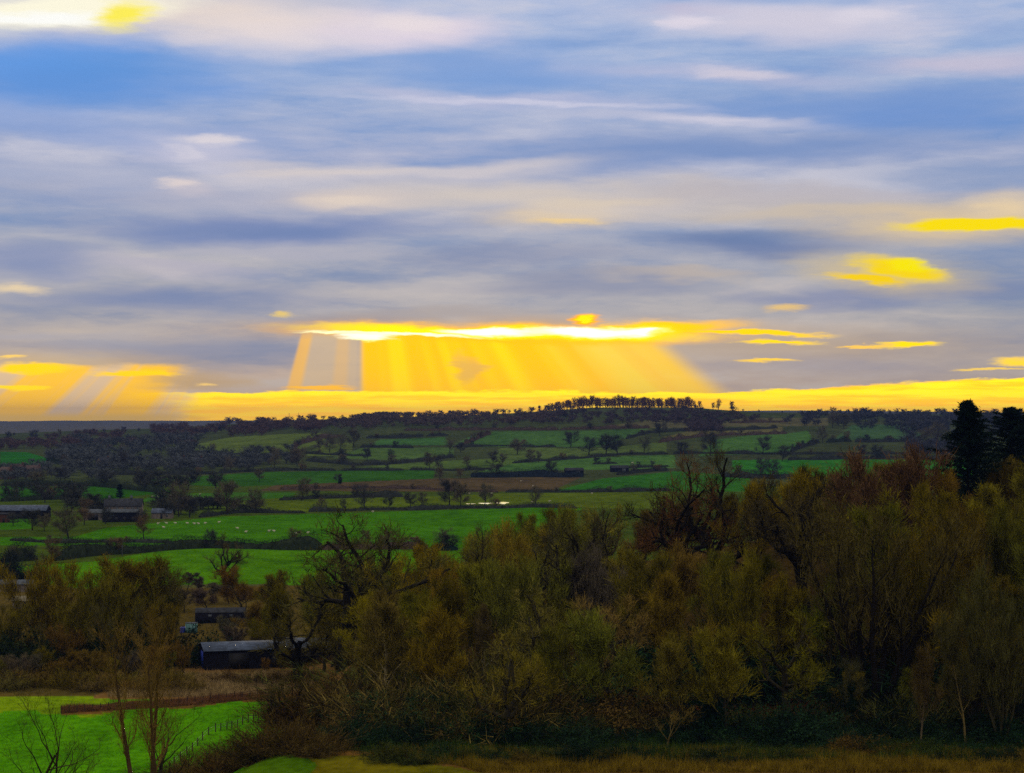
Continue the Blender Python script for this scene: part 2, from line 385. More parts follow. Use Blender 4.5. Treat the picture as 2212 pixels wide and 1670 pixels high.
# ------------------------------------------------------------------ ground
FIELDS = [  # polygon in photo units, albedo
    ([(0, 1250), (0, 1226), (200, 1213), (370, 1186), (520, 1180), (680, 1180), (1000, 1186), (1010, 1290), (600, 1262), (420, 1262), (200, 1275)], (.034, .125, .0015)),
    ([(0, 1178), (0, 1160), (160, 1160), (230, 1140), (480, 1116), (1150, 1096), (1260, 1098), (1070, 1185), (300, 1180)], (.024, .105, .0015)),
    ([(0, 1118), (60, 1118), (70, 1142), (0, 1145)], (.022, .10, .002)),
    ([(500, 1108), (530, 1078), (900, 1074), (1090, 1066), (1460, 1062), (1460, 1100), (1240, 1096), (900, 1100)], (0.0432, 0.0777, 0.0048)),
    ([(560, 1060), (600, 1046), (900, 1034), (1260, 1029), (1190, 1062), (900, 1062)], (.045, .040, .020)),
    ([(320, 1036), (560, 1020), (790, 1016), (945, 1015), (935, 1034), (600, 1048), (480, 1052), (350, 1044)], (0.0158, 0.0666, 0.0060)),
    ([(1195, 1062), (1300, 1034), (1460, 1018), (1620, 1030), (1620, 1062)], (0.0158, 0.0851, 0.0072)),
    ([(740, 1012), (950, 996), (1240, 985), (1250, 998), (1000, 1014)], (0.0396, 0.0814, 0.0180)),
    ([(1030, 1020), (1110, 1002), (1290, 988), (1460, 982), (1460, 1010), (1340, 1014), (1200, 1016)], (0.0324, 0.0925, 0.0210)),
    ([(395, 976), (410, 962), (500, 944), (620, 937), (700, 936), (700, 952), (640, 975), (520, 984)], (0.0504, 0.0888, 0.0180)),
    ([(660, 985), (690, 962), (760, 955), (760, 985)], (0.0468, 0.0814, 0.0180)),
    ([(720, 990), (780, 968), (980, 966), (980, 984), (850, 994)], (0.0360, 0.0814, 0.0210)),
    ([(790, 962), (820, 950), (960, 944), (970, 962)], (0.0252, 0.0814, 0.0210)),
    ([(975, 965), (1010, 945), (1070, 932), (1290, 930), (1400, 926), (1340, 950), (1290, 966)], (0.0288, 0.0814, 0.0210)),
    ([(1060, 995), (1080, 968), (1290, 968), (1440, 955), (1440, 980), (1290, 985)], (0.0432, 0.0814, 0.0210)),
    ([(1430, 945), (1500, 928), (1690, 922), (1690, 938), (1560, 940)], (0.0612, 0.0703, 0.0270)),
    ([(1510, 985), (1545, 950), (1620, 940), (1690, 938), (1745, 930), (1755, 950), (1700, 978)], (0.0288, 0.0851, 0.0180)),
    ([(1800, 950), (1840, 918), (1960, 917), (1990, 940), (1960, 952)], (0.0252, 0.0666, 0.0270)),
    ([(1530, 922), (1600, 903), (1790, 903), (1790, 920)], (0.0540, 0.0629, 0.0300)),
    ([(0, 1012), (0, 976), (60, 977), (115, 994), (90, 1008)], (0.0101, 0.0814, 0.0072)),
    ([(0, 1080), (0, 1050), (240, 1050), (390, 1060), (240, 1078)], (0.0130, 0.0666, 0.0036)),
    ([(1580, 1020), (1580, 994), (1760, 992), (2100, 994), (2100, 1030), (1700, 1030)], (0.0158, 0.1036, 0.0084)),
    ([(300, 1085), (330, 1068), (480, 1064), (640, 1064), (630, 1075), (480, 1082)], (0.0216, 0.0814, 0.0072)),
    ([(1280, 925), (1420, 905), (1520, 905), (1500, 925)], (0.0504, 0.0592, 0.0300)),
    # near the foot of the hill
    ([(390, 1378), (402, 1345), (470, 1340), (500, 1362), (440, 1380)], (.09, .14, .015)),
    ([(410, 1400), (430, 1372), (470, 1380), (480, 1400)], (.16, .12, .09)),
]
def inpoly(u, v, poly):
    r = np.zeros(u.shape, bool); n = len(poly)
    for i in range(n):
        x1, y1 = poly[i]; x2, y2 = poly[(i + 1) % n]
        if y1 == y2: continue
        c = ((y1 > v) != (y2 > v)) & (u < (x2 - x1) * (v - y1) / (y2 - y1) + x1)
        r ^= c
    return r
def build_ground():
    ang = np.concatenate([np.linspace(-179, -24, 60, endpoint=False), np.linspace(-24, -16.4, 30, endpoint=False), np.linspace(-16.4, 16.4, 640), np.linspace(16.6, 24, 30), np.linspace(24.5, 179, 60)])
    ang = np.radians(ang)
    d = np.concatenate([np.linspace(3, 180, 60, endpoint=False), np.geomspace(180, 4000, 640, endpoint=False), np.geomspace(4000, 14000, 70)])
    A, D = np.meshgrid(ang, d)
    X = D * np.sin(A); Y = D * np.cos(A)
    Z = H(X, np.where(np.abs(A) < 1.2, Y, np.abs(Y) * 0 + Y))
    n, m = D.shape
    u, v = proj(X, np.maximum(Y, 1), Z)
    C = np.zeros((n, m, 3)) + np.array([.05, .062, .022])
    front = (np.abs(A) < .5)
    wn = np.sin(X / 3.1 + Y / 7.0) * 3 + np.sin(X / 1.3 - Y / 2.9) * 2     # wavering edges
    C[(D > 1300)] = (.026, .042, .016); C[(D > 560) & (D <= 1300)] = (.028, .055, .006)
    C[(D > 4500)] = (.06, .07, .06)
    k = (D < 520) & (X < -35) ; C[k] = (.06, .055, .015)
    for poly, c in FIELDS:
        near = min(q[1] for q in poly) > 1300
        k = inpoly(u, v, poly) & front & (D > (300 if near else 520)); C[k] = c
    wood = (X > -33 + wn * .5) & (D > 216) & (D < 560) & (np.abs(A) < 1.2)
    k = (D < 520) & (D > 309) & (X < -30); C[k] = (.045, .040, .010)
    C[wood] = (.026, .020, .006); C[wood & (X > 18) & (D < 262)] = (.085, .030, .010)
    # scrub floor left of wood, then the near pasture and the rough bank
    past = (X <= -30) & (D < 319) & (D > 150) & (v > 1494 + wn) & front; C[past] = (.038, .165, .001)
    pale = past & (v < 1540 + wn * 2) & (u < 240 + wn * 4); C[pale] = (.08, .16, .002)
    rough = (X <= -26) & (v > 1432 + wn) & (v < 1512 + wn - np.clip((250 - u) / 4, 0, 40) * 0) & (u > 225 + wn * 8) & (D < 420) & (D > 260) & front; C[rough] = (.085, .058, .018)
    bank = (u > 130) & (u < 640) & (v > 1497 + (600 - u) * .07 + wn) & (v < 1514 + (600 - u) * .064 + wn) & front & (D < 420) & (D > 220); C[bank] = (.075, .045, .012)
    nearg = (D < 216) & (X > -33) & (np.abs(A) < 1.2); C[nearg] = (.065, .072, .003); C[nearg & (D > 207) & (X > -10)] = (.02, .024, .006)
    slope = (D <= 200) & (X <= -33); C[slope] = (.05, .13, .002)
    g2 = (D < 216) & (D > 196) & (X > -34) & (X < -21 + wn * .3) ; C[g2] = (.03, .085, .002)
    br = (D < 216) & (D > 212 + wn * .3 - np.maximum(u - 820, 0) / 16) & (X > -24); C[br] = (.07, .045, .010)
    idx = (np.arange(n - 1)[:, None] * m + np.arange(m - 1)[None])
    f = np.stack([idx, idx + 1, idx + m + 1, idx + m], -1).reshape(-1, 4)[:, ::-1]
    # bridge the seam behind the camera and cap the centre
    i = np.arange(n - 1) * m
    f = np.concatenate([f, np.stack([i + m - 1, i, i + m, i + 2 * m - 1], 1)[:, ::-1]])
    V = np.stack([X, Y, Z], -1).reshape(-1, 3)
    V = np.concatenate([V, [[0, 0, float(H(0, 0))]]]); c = len(V) - 1
    j = np.arange(m); cap = np.stack([np.full(m, c), (j + 1) % m, j], 1)
    m_ = bpy.data.materials.new('ground'); m_.use_nodes = True; nt = m_.node_tree; N = nt.nodes; L = nt.links
    b = N['Principled BSDF']; b.inputs['Roughness'].default_value = .95; b.inputs['Specular IOR Level'].default_value = 0
    at = N.new('ShaderNodeAttribute'); at.attribute_name = 'land'
    tc = N.new('ShaderNodeTexCoord')
    def nz(sc, det, st):
        mp = N.new('ShaderNodeMapping'); mp.inputs['Scale'].default_value = st
        L.new(tc.outputs['Object'], mp.inputs[0]); q = N.new('ShaderNodeTexNoise'); q.inputs['Scale'].default_value = sc; q.inputs['Detail'].default_value = det
        L.new(mp.outputs[0], q.inputs['Vector']); return q.outputs['Fac']
    n1 = nz(.02, 6, (1, .6, 1)); n2 = nz(.9, 8, (1, .5, 1)); n3 = nz(.16, 5, (1, .45, 1))
    def mth(op, a, b_):
        q = N.new('ShaderNodeMath'); q.operation = op
        for i_, s_ in enumerate((a, b_)):
            if isinstance(s_, (int, float)): q.inputs[i_].default_value = s_
            else: L.new(s_, q.inputs[i_])
        return q.outputs[0]
    t = mth('ADD', mth('ADD', mth('MULTIPLY', n1, .7), mth('MULTIPLY', n2, .9)), mth('MULTIPLY', n3, .7))
    t = mth('SUBTRACT', mth('MULTIPLY', t, 1.7), .95)
    t = mth('MAXIMUM', t, .35)
    sc = N.new('ShaderNodeVectorMath'); sc.operation = 'SCALE'; L.new(at.outputs['Color'], sc.inputs[0]); L.new(t, sc.inputs['Scale'])
    # slight drift of hue
    mx = N.new('ShaderNodeMix'); mx.data_type = 'RGBA'; mx.blend_type = 'MULTIPLY'; mx.inputs[7].default_value = (1.5, 1.0, .8, 1)
    L.new(mth('MULTIPLY', n3, .9), mx.inputs[0]); L.new(sc.outputs[0], mx.inputs[6])
    L.new(mx.outputs[2], b.inputs['Base Color'])
    bp = N.new('ShaderNodeBump'); bp.inputs['Strength'].default_value = .6; bp.inputs['Distance'].default_value = .5; L.new(n2, bp.inputs['Height']); L.new(bp.outputs[0], b.inputs['Normal'])
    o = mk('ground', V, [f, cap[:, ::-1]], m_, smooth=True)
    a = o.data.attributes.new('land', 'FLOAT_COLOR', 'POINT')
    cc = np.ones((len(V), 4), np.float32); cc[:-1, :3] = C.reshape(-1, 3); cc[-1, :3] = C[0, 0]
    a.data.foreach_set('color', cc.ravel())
    tag(o, kind='structure')
build_ground()

# ------------------------------------------------------------------ hedges
HC = (.026, .030, .026); HB = (.060, .042, .034); HN = (.018, .025, .014)
HEDGES = [  # points, height px, colour, label
    ([(9, 1216), (45, 1213), (82, 1210)], 24, HN, 'short clipped dark hedge at the left edge below the farm pasture'),
    ([(122, 1212), (170, 1205), (231, 1199), (350, 1190), (441, 1184), (540, 1186), (608, 1188), (690, 1188)], 23, HN, 'tall dark hedge between the two bright green pastures, left of the sprawling oak'),
    ([(690, 1188), (800, 1187), (930, 1186)], 22, HB, 'tall brown hedge continuing behind the sprawling oak crown'),
    ([(941, 1188), (963, 1190), (990, 1188)], 24, (.010, .022, .016), 'short dark evergreen hedge standing alone at the pasture gap'),
    ([(18, 1168), (85, 1172), (152, 1174), (292, 1172), (380, 1173)], 8, HC, 'thin dark hedge along the lower edge of the sheep pasture'),
    ([(426, 1118), (480, 1111), (535, 1108), (663, 1108)], 8, HC, 'thin dark hedge right of the farm along the top of the sheep pasture'),
    ([(663, 1106), (758, 1104), (941, 1101), (1154, 1096), (1245, 1099)], 8, HC, 'long thin dark hedge below the strip with the bright puddles'),
    ([(606, 1058), (690, 1056), (770, 1054), (900, 1057), (1077, 1064)], 6, HB, 'brown hedge along the lower edge of the ploughed field'),
    ([(1090, 1064), (1180, 1064), (1279, 1064), (1380, 1062), (1450, 1061)], 7, HC, 'dark hedge under the wedge-shaped green field right of the plough'),
    ([(606, 1081), (680, 1078), (773, 1075), (870, 1074)], 10, HC, 'bushy hedge behind the yellow-green strip'),
    ([(0, 1084), (60, 1082), (146, 1078)], 13, HN, 'dark bushy hedge above the long farm barn'),
    ([(0, 1049), (112, 1049), (213, 1051), (353, 1066)], 14, HN, 'dark hedge above the left green field beyond the farm'),
    ([(189, 1024), (290, 1026), (395, 1026), (470, 1024)], 9, HC, 'dark hedge below the village trees'),
    ([(470, 1023), (548, 1019), (673, 1017), (728, 1017)], 7, HC, 'dark hedge on the upper edge of the long green field'),
    ([(740, 1017), (800, 1017), (871, 1016)], 5, HC, 'short low hedge left of the gateway above the long green field'),
    ([(886, 1016), (945, 1017), (1001, 1017), (1056, 1014)], 6, HC, 'short low hedge right of the gateway above the long green field'),
    ([(1014, 1031), (1060, 1032), (1105, 1031), (1180, 1031), (1263, 1030)], 14, (.012, .018, .024), 'thick blue-black hedge above the ploughed field'),
    ([(1352, 1013), (1400, 1010), (1445, 1008)], 5, HC, 'thin hedge sloping up left of the tallest crooked oak'),
    ([(1331, 1026), (1390, 1021), (1445, 1017)], 8, HC, 'dark hedge on top of the wedge-shaped green field'),
    ([(661, 996), (720, 1001), (776, 1006), (850, 1002), (922, 996), (983, 988)], 9, HC, 'dark hedge rising rightwards across the middle of the far slope'),
    ([(660, 980), (730, 984), (800, 986)], 5, HC, 'thin hedge below the small pale field on the slope'),
    ([(780, 967), (835, 967), (892, 969)], 5, HC, 'thin hedge crossing the slope below the far left clump of trees'),
    ([(980, 966), (1084, 964), (1199, 966)], 4, HC, 'thin hedge under the broad dome-shaped far field'),
    ([(1000, 962), (1030, 950), (1060, 938)], 7, HB, 'brown hedge climbing the left side of the dome-shaped far field'),
    ([(1108, 1001), (1211, 994), (1286, 988), (1339, 983), (1445, 981)], 6, HC, 'dark hedge below the group of round trees on the slope'),
    ([(1455, 981), (1560, 981), (1682, 982), (1810, 982), (1960, 982)], 6, HC, 'long dark hedge passing behind the two crooked oaks'),
    ([(1354, 948), (1380, 941), (1403, 936), (1509, 931), (1680, 925)], 6, HC, 'dark hedge sweeping right below the beech clump'),
    ([(1424, 957), (1465, 950), (1509, 944), (1569, 941), (1700, 937)], 6, HB, 'second dark hedge below the beech clump, under the pale strip'),
    ([(1578, 914), (1630, 913), (1700, 912)], 5, HB, 'brown hedge just under the skyline right of the beech clump'),
    ([(1211, 929), (1292, 927), (1403, 925)], 6, HB, 'hedge at the foot of the beech clump'),
    ([(874, 931), (960, 930), (1093, 929), (1205, 929)], 6, HB, 'purple-brown hedge along the top of the dome-shaped far field'),
    ([(792, 947), (850, 947), (913, 944)], 6, HC, 'short dark hedge high on the slope below the skyline wood'),
    ([(922, 943), (968, 941)], 6, HC, 'very short dark hedge high on the slope, left of the dome-shaped field'),
    ([(630, 972), (650, 960), (690, 948), (740, 944)], 8, HB, 'bushy hedge on the right side of the big pale hill field'),
    ([(395, 978), (460, 981), (560, 984), (650, 985)], 6, HC, 'hedge along the foot of the big pale hill field'),
    ([(1785, 956), (1812, 955), (1839, 954)], 9, HN, 'dark bushy hedge right of the steep green field'),
    ([(1845, 955), (1877, 956), (1930, 955), (1979, 955)], 8, HC, 'dark hedge beneath the green field left of the conifer'),
    ([(1707, 976), (1744, 965), (1766, 957)], 8, HC, 'hedge rising diagonally between the round tree and the right-hand fields'),
    ([(1560, 1030), (1640, 1034), (1720, 1034)], 10, HC, 'shady hedge under the pair of dark trees behind the wood'),
    ([(1700, 995), (1820, 992), (1960, 990), (2050, 992)], 8, HC, 'hedge just above the canopy left of the conifer'),
    ([(100, 998), (150, 1006), (210, 1012)], 9, HN, 'dark hedge below the bright green knoll at far left'),
    ([(1280, 1003), (1300, 1003), (1335, 1002)], 3, HC, 'faint low hedge inside the pale upper pasture'),
]
def hedge(pts, hp, col, label):
    P = [hit(*p) for p in pts]
    rng = np.random.default_rng(int(pts[0][0] * 7 + pts[0][1]))
    P = np.array([list(p) for p in P])
    seg = np.linalg.norm(np.diff(P[:, :2], axis=0), axis=1); cum = np.concatenate([[0], np.cumsum(seg)]); tot = cum[-1]
    dist = P[:, 1].mean(); h = hp * dist / F; sz = max(.35, dist / 1911 * .5)
    w = max(h * .55, 1.2)
    # solid heart
    n = max(8, int(tot / (sz * 2.5))); t = np.linspace(0, tot, n)
    X = np.interp(t, cum, P[:, 0]); Y = np.interp(t, cum, P[:, 1])
    X += np.sin(t / 31 + hp) * 1.0; Z = H(X, Y)
    spk = np.interp(t, np.linspace(0, tot, max(4, int(tot / 9))), rng.random(max(4, int(tot / 9))) ** 3)
    hh = h * (.55 + .12 * np.sin(t / 7.0 + hp) + .16 * rng.random(n) + .95 * spk) * np.clip(.35 + np.minimum(t, tot - t) / (2 * h), 0, 1)
    tx = np.gradient(X); ty = np.gradient(Y); q = np.hypot(tx, ty); nx, ny = -ty / q, tx / q
    mb = MB(); rows = []
    for s, zz in ((-.5, -.3), (-.45, .6), (0, .95), (.45, .6), (.5, -.3)):
        j = 1 + .5 * spk + .25 * rng.normal(size=n)
        rows.append(np.stack([X + nx * s * w * j, Y + ny * s * w * j, Z + hh * zz], 1))
    V = np.stack(rows, 1).reshape(-1, 3); i = np.arange(n - 1)[:, None] * 5; k = np.arange(4)[None]
    mb.add(V, np.stack([i + k, i + k + 1, i + k + 6, i + k + 5], -1).reshape(-1, 4))
    m = int(min(14000, tot * h * 5 / sz ** 2 + 200))
    tt = rng.random(m) * tot; f = lambda a: np.interp(tt, t, a)
    zr = rng.random(m) ** .7
    lat = rng.normal(size=m) * w * .33
    PP = np.stack([f(X) + f(nx) * lat, f(Y) + f(ny) * lat, f(Z) + f(hh) * zr * (1.35 + .3 * np.sin(tt / 4.3) * rng.random(m))], 1)
    leaves(mb, PP, sz * (.5 + rng.random(m)), rng)
    c = P.mean(0); c[2] = float(H(c[0], c[1]))
    for a_ in mb.V: a_ -= c
    o = mb.done('hedge', M['leaf'], None, Vector(c)); o.color = (*col, 1)
    tag(o, label, 'hedge', 'field hedges across the valley and the far slope')
for a in HEDGES: hedge(*a)
HEDGE_TREES = []
for pts, hp, c, lab in HEDGES:
    for side in (0, 1):
        t = .3 + .4 * side + random.uniform(-.12, .12)
        k = min(int(t * (len(pts) - 1)), len(pts) - 2); f = t * (len(pts) - 1) - k
        u = pts[k][0] + (pts[k + 1][0] - pts[k][0]) * f; v = pts[k][1] + (pts[k + 1][1] - pts[k][1]) * f
        txt = ('left' if not side else 'right') + ' self-sown tree in the ' + lab
        HEDGE_TREES.append((u, v, random.uniform(1.6, 2.6) * max(hp, 6) * (1 if v < 1100 else .8), txt if len(txt.split()) <= 16 else ' '.join(txt.split()[:16])))

# ------------------------------------------------------------------ single mid and far trees
TB = (.085, .076, .050); TD = (.042, .044, .040); TR = (.10, .066, .036); TG = (.07, .075, .045)
GF = 'bare trees scattered along the hedges beyond the wood'
TREES = [ # u, v base, height px, colour, width, label
    (490, 1112, 70, TB, 1.1, 'round bare tree just right of the farm, on the thin hedge'),
    (552, 1109, 52, TB, .95, 'smaller bare tree second along the hedge right of the farm'),
    (148, 1164, 62, TB, 1.25, 'broad bare tree standing in front of the farm in the pasture corner'),
    (310, 1164, 50, TR, 1.1, 'brown bare tree with ivied stem at the lower edge of the sheep pasture'),
    (386, 1116, 72, TB, 1.05, 'tall bare tree immediately right of the farmhouse'),
    (410, 1118, 42, TD, 1.3, 'dark broad tree below the tall one right of the farmhouse'),
    (362, 1120, 36, TD, 1.2, 'small dark tree at the right end of the farm buildings'),
    (652, 1081, 46, TB, 1.0, 'bare tree alone on the left part of the yellow-green strip'),
    (97, 1086, 40, TD, 1.35, 'wide dark tree above the long farm barn'),
    (188, 1110, 34, TR, 1.3, 'low brownish tree behind the farmyard'),
    (70, 1146, 44, TD, 1.2, 'dark tree in front of the long farm barn'),
    (96, 1148, 36, TB, 1.1, 'grey tree squeezed between the barn and the broad pasture-corner tree'),
    (110, 1216, 52, TR, 1.1, 'brown tree between the clipped hedge and the tall hedge at left'),
    (593, 1012, 44, TB, .9, 'tall narrow bare tree above the left end of the long green field'),
    (499, 1021, 34, TB, 1.1, 'bare tree on the hedge below the two columnar evergreens'),
    (645, 1002, 34, TB, 1.0, 'bare tree at the foot of the pale hill field corner'),
    (18, 951, 18, TD, 1.3, 'small round tree at the far left edge near the skyline'),
    (70, 951, 21, TD, 1.5, 'wide round tree near the far left skyline, right of the smaller one'),
    (128, 946, 18, TB, 1.0, 'thin tree third from the left on the far left rise'),
    (459, 978, 20, TB, 1.1, 'lone tree inside the foot of the pale hill field'),
    (1233, 967, 34, TD, 1.25, 'dark round tree standing on the dome-shaped far field'),
    (1117, 982, 32, TB, 1.5, 'wide dark-crowned tree below the dome-shaped far field'),
    (1143, 1000, 28, TB, 1.1, 'tree on the middle slope under the wide-crowned one'),
    (1163, 999, 24, TB, 1.0, 'small tree just right of its twin on the middle slope'),
    (971, 978, 28, TB, 1.2, 'tree at the lower left corner of the dome-shaped field'),
    (995, 978, 22, TD, 1.2, 'lower tree right beside the one at the dome field corner'),
    (1008, 1008, 22, TB, 1.0, 'small tree with dark trunk in the pale middle pasture'),
    (1065, 1006, 30, TD, 1.1, 'dark tree on the right of the pale middle pasture'),
    (1085, 1006, 26, TB, 1.2, 'greyer tree right beside the dark one in the middle pasture'),
    (846, 995, 24, TD, 1.0, 'tree on the rising hedge, third from its left end'),
    (793, 996, 28, TD, 1.0, 'tree on the rising hedge, second from its left end'),
    (737, 995, 25, TD, .9, 'ivy-dark tree on the rising hedge near its left end'),
    (642, 1008, 34, TB, 1.2, 'bare tree left of the rising hedge'),
    (712, 978, 38, TB, 1.1, 'tall hazy tree at the right edge of the pale hill field'),
    (735, 972, 34, TB, 1.0, 'slimmer hazy tree next to the tall one by the pale hill field'),
    (764, 966, 38, TB, 1.1, 'third hazy tree of the clump right of the pale hill field'),
    (690, 976, 30, TB, 1.0, 'leftmost hazy tree of the clump by the pale hill field'),
    (928, 1015, 36, TB, 1.0, 'bare tree rising over the gateway above the long green field'),
    (947, 1014, 30, TD, 1.0, 'smaller tree right beside the gateway tree'),
    (995, 1034, 22, TR, 1.2, 'brown round tree at the left end of the thick blue-black hedge'),
    (971, 1096, 58, TD, 1.1, 'dark-trunked tree left of the bright puddles'),
    (995, 1098, 52, TB, 1.0, 'tall pale-stemmed tree between the dark-trunked one and the puddles'),
    (1047, 1093, 46, TB, .95, 'bare tree standing between the white and the orange puddles'),
    (1157, 1094, 42, TB, .95, 'bare tree with thick trunk right of the orange puddle'),
    (788, 1103, 55, TD, 1.1, 'dense dark tree midway along the hedge below the yellow-green strip'),
    (840, 1099, 26, TD, 1.2, 'small dense tree right of the dark one on the strip hedge'),
    (886, 1097, 32, TD, 1.3, 'medium dense tree on the strip hedge left of a thinner one'),
    (910, 1095, 30, TB, 1.0, 'thin bare tree on the strip hedge right of the medium dense one'),
    (694, 1102, 26, TB, 1.3, 'low rounded tree near the left end of the strip hedge'),
    (740, 1099, 21, TD, 1.1, 'smallest tree on the left half of the strip hedge'),
    (731, 1046, 22, TD, 1.1, 'small dark tree at the left of the ploughed field'),
    (949, 1037, 26, TB, 1.1, 'tree at the gap left of the thick blue-black hedge'),
    (837, 1180, 32, TR, 1.3, 'reddish tree in the tall brown hedge, right of the sprawling oak'),
    (788, 1180, 34, TR, 1.3, 'grey-brown tree in the tall brown hedge behind the sprawling oak'),
    (642, 1186, 44, TR, 1.2, 'brown tree in the tall hedge just left of the sprawling oak'),
    (898, 1184, 24, TR, 1.6, 'low reddish tree at the right end of the tall brown hedge'),
    (1309, 982, 42, TD, 1.35, 'middle one of the dark round trees below the beech clump'),
    (1334, 981, 40, TD, 1.35, 'right one of the dark round trees below the beech clump'),
    (1272, 983, 38, TD, 1.6, 'widest and lowest of the dark round trees below the beech clump'),
    (1391, 981, 38, TG, 1.1, 'pale bare tree right of the dark round trees, in open pasture'),
    (1473, 981, 26, TD, 1.3, 'small dark tree left behind the tallest crooked oak'),
    (1535, 984, 50, TD, 1.1, 'tall ivy-dark tree right behind the tallest crooked oak'),
    (1648, 982, 38, TD, 1.2, 'round tree in the green field right of the tallest crooked oak'),
    (1643, 1034, 44, TD, 1.25, 'left of two dark heavy trees just behind the wood'),
    (1669, 1034, 42, TD, 1.25, 'right of two dark heavy trees just behind the wood'),
    (1425, 942, 28, TD, 1.3, 'tree where the hedges meet below the beech clump'),
    (1558, 940, 13, TD, 1.0, 'tiny tree on the hedge under the pale strip'),
    (1583, 906, 28, TB, .9, 'slim tree just right of the beech clump on the ridge'),
    (1777, 957, 36, TB, 1.0, 'hazy tree on the hedge above the right-hand wood'),
    (1798, 925, 34, TB, 1.2, 'tree on the right-hand ridge, left of its taller neighbour'),
    (1823, 926, 32, TB, 1.2, 'grey tree on the right-hand ridge beside the green slope'),
    (1971, 937, 24, TD, 1.3, 'small blue-grey tree on the field left of the conifer'),
    (1690, 996, 32, TD, 1.3, 'dark tree on the long hedge right of the round tree'),
    (2025, 955, 42, TB, 1.4, 'large hazy tree directly left of the dark conifer'),
    (1995, 958, 34, TB, 1.4, 'hazy tree second to the left of the dark conifer'),
    (2001, 990, 30, TD, 1.2, 'bluish tree low behind the canopy left of the conifer'),
    (1895, 992, 30, TD, 1.3, 'bluish tree behind the red-topped maple'),
    (1860, 988, 26, TD, 1.2, 'bluish tree left behind the red-topped maple'),
    (264, 1012, 36, TD, 1.1, 'dense tree in the village, left part'),
    (30, 1030, 30, TD, 1.4, 'dark tree beside the red-roofed houses'),
    (130, 1040, 30, TD, 1.3, 'dark tree right of the red-roofed houses'),
    (560, 1040, 26, TB, 1.2, 'small tree at the left end of the ploughed field'),
    (350, 1052, 22, TD, 1.2, 'small tree over the left green field beyond the farm'),
    (228, 1132, 34, TD, 1.3, 'dark tree in front of the left end of the stable range'),
    (305, 1130, 28, TD, 1.3, 'dark tree in front of the right end of the stable range'),
    (182, 1134, 34, TR, 1.4, 'brown tree in front of the hay shed'),
    (28, 1136, 26, TD, 1.5, 'low dark tree in front of the brick outhouse'),
    (235, 1195, 20, TB, 1.2, 'low grey tree in the tall hedge near the utility pole'),
]
TREES += [(u, v, hp, random.choice([TB, TD, TB, TR]), random.uniform(1.0, 1.6), lab) for u, v, hp, lab in HEDGE_TREES]
for u, v, hp, c, wd, lab in TREES:
    p = hit(u, v); put('far', p, hp * p.y / F * 1.05, lab, 'tree', GF, jit(c, .12), (.02, .018, .016), wd * 1.05)
for u, v, hp, k, lab, w in [(534, 997, 24, 'cypress', 'right of three dark columnar evergreens below the pale hill field', 1.5), (450, 994, 21, 'cypress', 'left of three dark columnar evergreens below the pale hill field', 1.5),
                         (585, 990, 19, 'cypress', 'small dark columnar evergreen furthest right beneath the hill field', 1.6), (259, 1078, 32, 'cypress', 'dark pointed evergreen behind the farmhouse roof', 1.8),
                         (303, 1000, 20, 'cypress', 'dark evergreen among the village trees', 1.8), (735, 1046, 16, 'cypress', 'tiny dark evergreen left of the ploughed field', 2)]:
    p = hit(u, v); put(k, p, hp * p.y / F, lab, 'evergreen tree', None, (.008, .014, .014), None, w)
p = hit(230, 1103); put('bush', p, 30 * p.y / F, 'big black rounded evergreen beside the farmhouse', 'evergreen tree', None, (.005, .008, .010), None, .8)

# beech clump on the ridge: tall bare stems with the sky between them
BU = [1163 + 7.1 * q for q in range(50)]
for i in range(3):
    pr('beech', 'beech_tree', 270 + i, dict(stems=[((0, 0, -.5), (.03, 0, 1), 12, .42)], twig_from=1, lv=[
        lvl(n=6, w=.05, up=.05, kids=18, st=.22, end=.2),
        lvl(n=4, w=.13, up=.06, kids=4, st=.25, end=.3, len=.30, ang=44, rr=.5, dec=.25),
        lvl(n=3, w=.2, up=.0, len=.5, ang=45, rr=.5)]), per=4, L=1.5, W=.10, side=1, trunk_lv=0, sides=4, barkcol=(.05, .03, .015))
for i, u in enumerate(BU):
    hp = (12 + 11 * min(1, (u - 1160) / 80) if u < 1240 else (24 if u < 1490 else 20)) * random.uniform(.9, 1.12)
    p = spot(u + random.uniform(-4, 4), 3080 + random.uniform(-40, 50))
    put('beech', p, hp * random.uniform(.9, 1.08) * p.y / F, 'tall bare beech against the orange sky, %s from the left in the ridge-top clump' % ordn(i), 'tree', 'beeches of the clump on the ridge', (.12, .055, .02), (.04, .02, .012), 1.25)
    if 3 < i < 46:
        p = spot(u + 4.5 + random.uniform(-2, 2), 3150 + random.uniform(-20, 60))
        put('beech', p, hp * random.uniform(.85, 1.02) * p.y / F, 'beech standing in the rear rank of the ridge-top clump, %s from the left' % ordn(i - 3), 'tree', 'beeches of the clump on the ridge', (.12, .055, .02), (.04, .02, .012), 1.25)
for u, hp, lab in [(1540, 15, 'small bushy tree on the ridge skyline right of the beech clump'), (1552, 22, 'taller lone tree on the ridge skyline right of the beech clump'), (1583, 20, 'round-headed lone tree on the skyline, furthest right of the beech clump')]:
    p = spot(u, 3080); put('beech', p, hp * p.y / F * 1.15, lab, 'tree', None, (.06, .03, .02), (.03, .02, .012), 1.2)

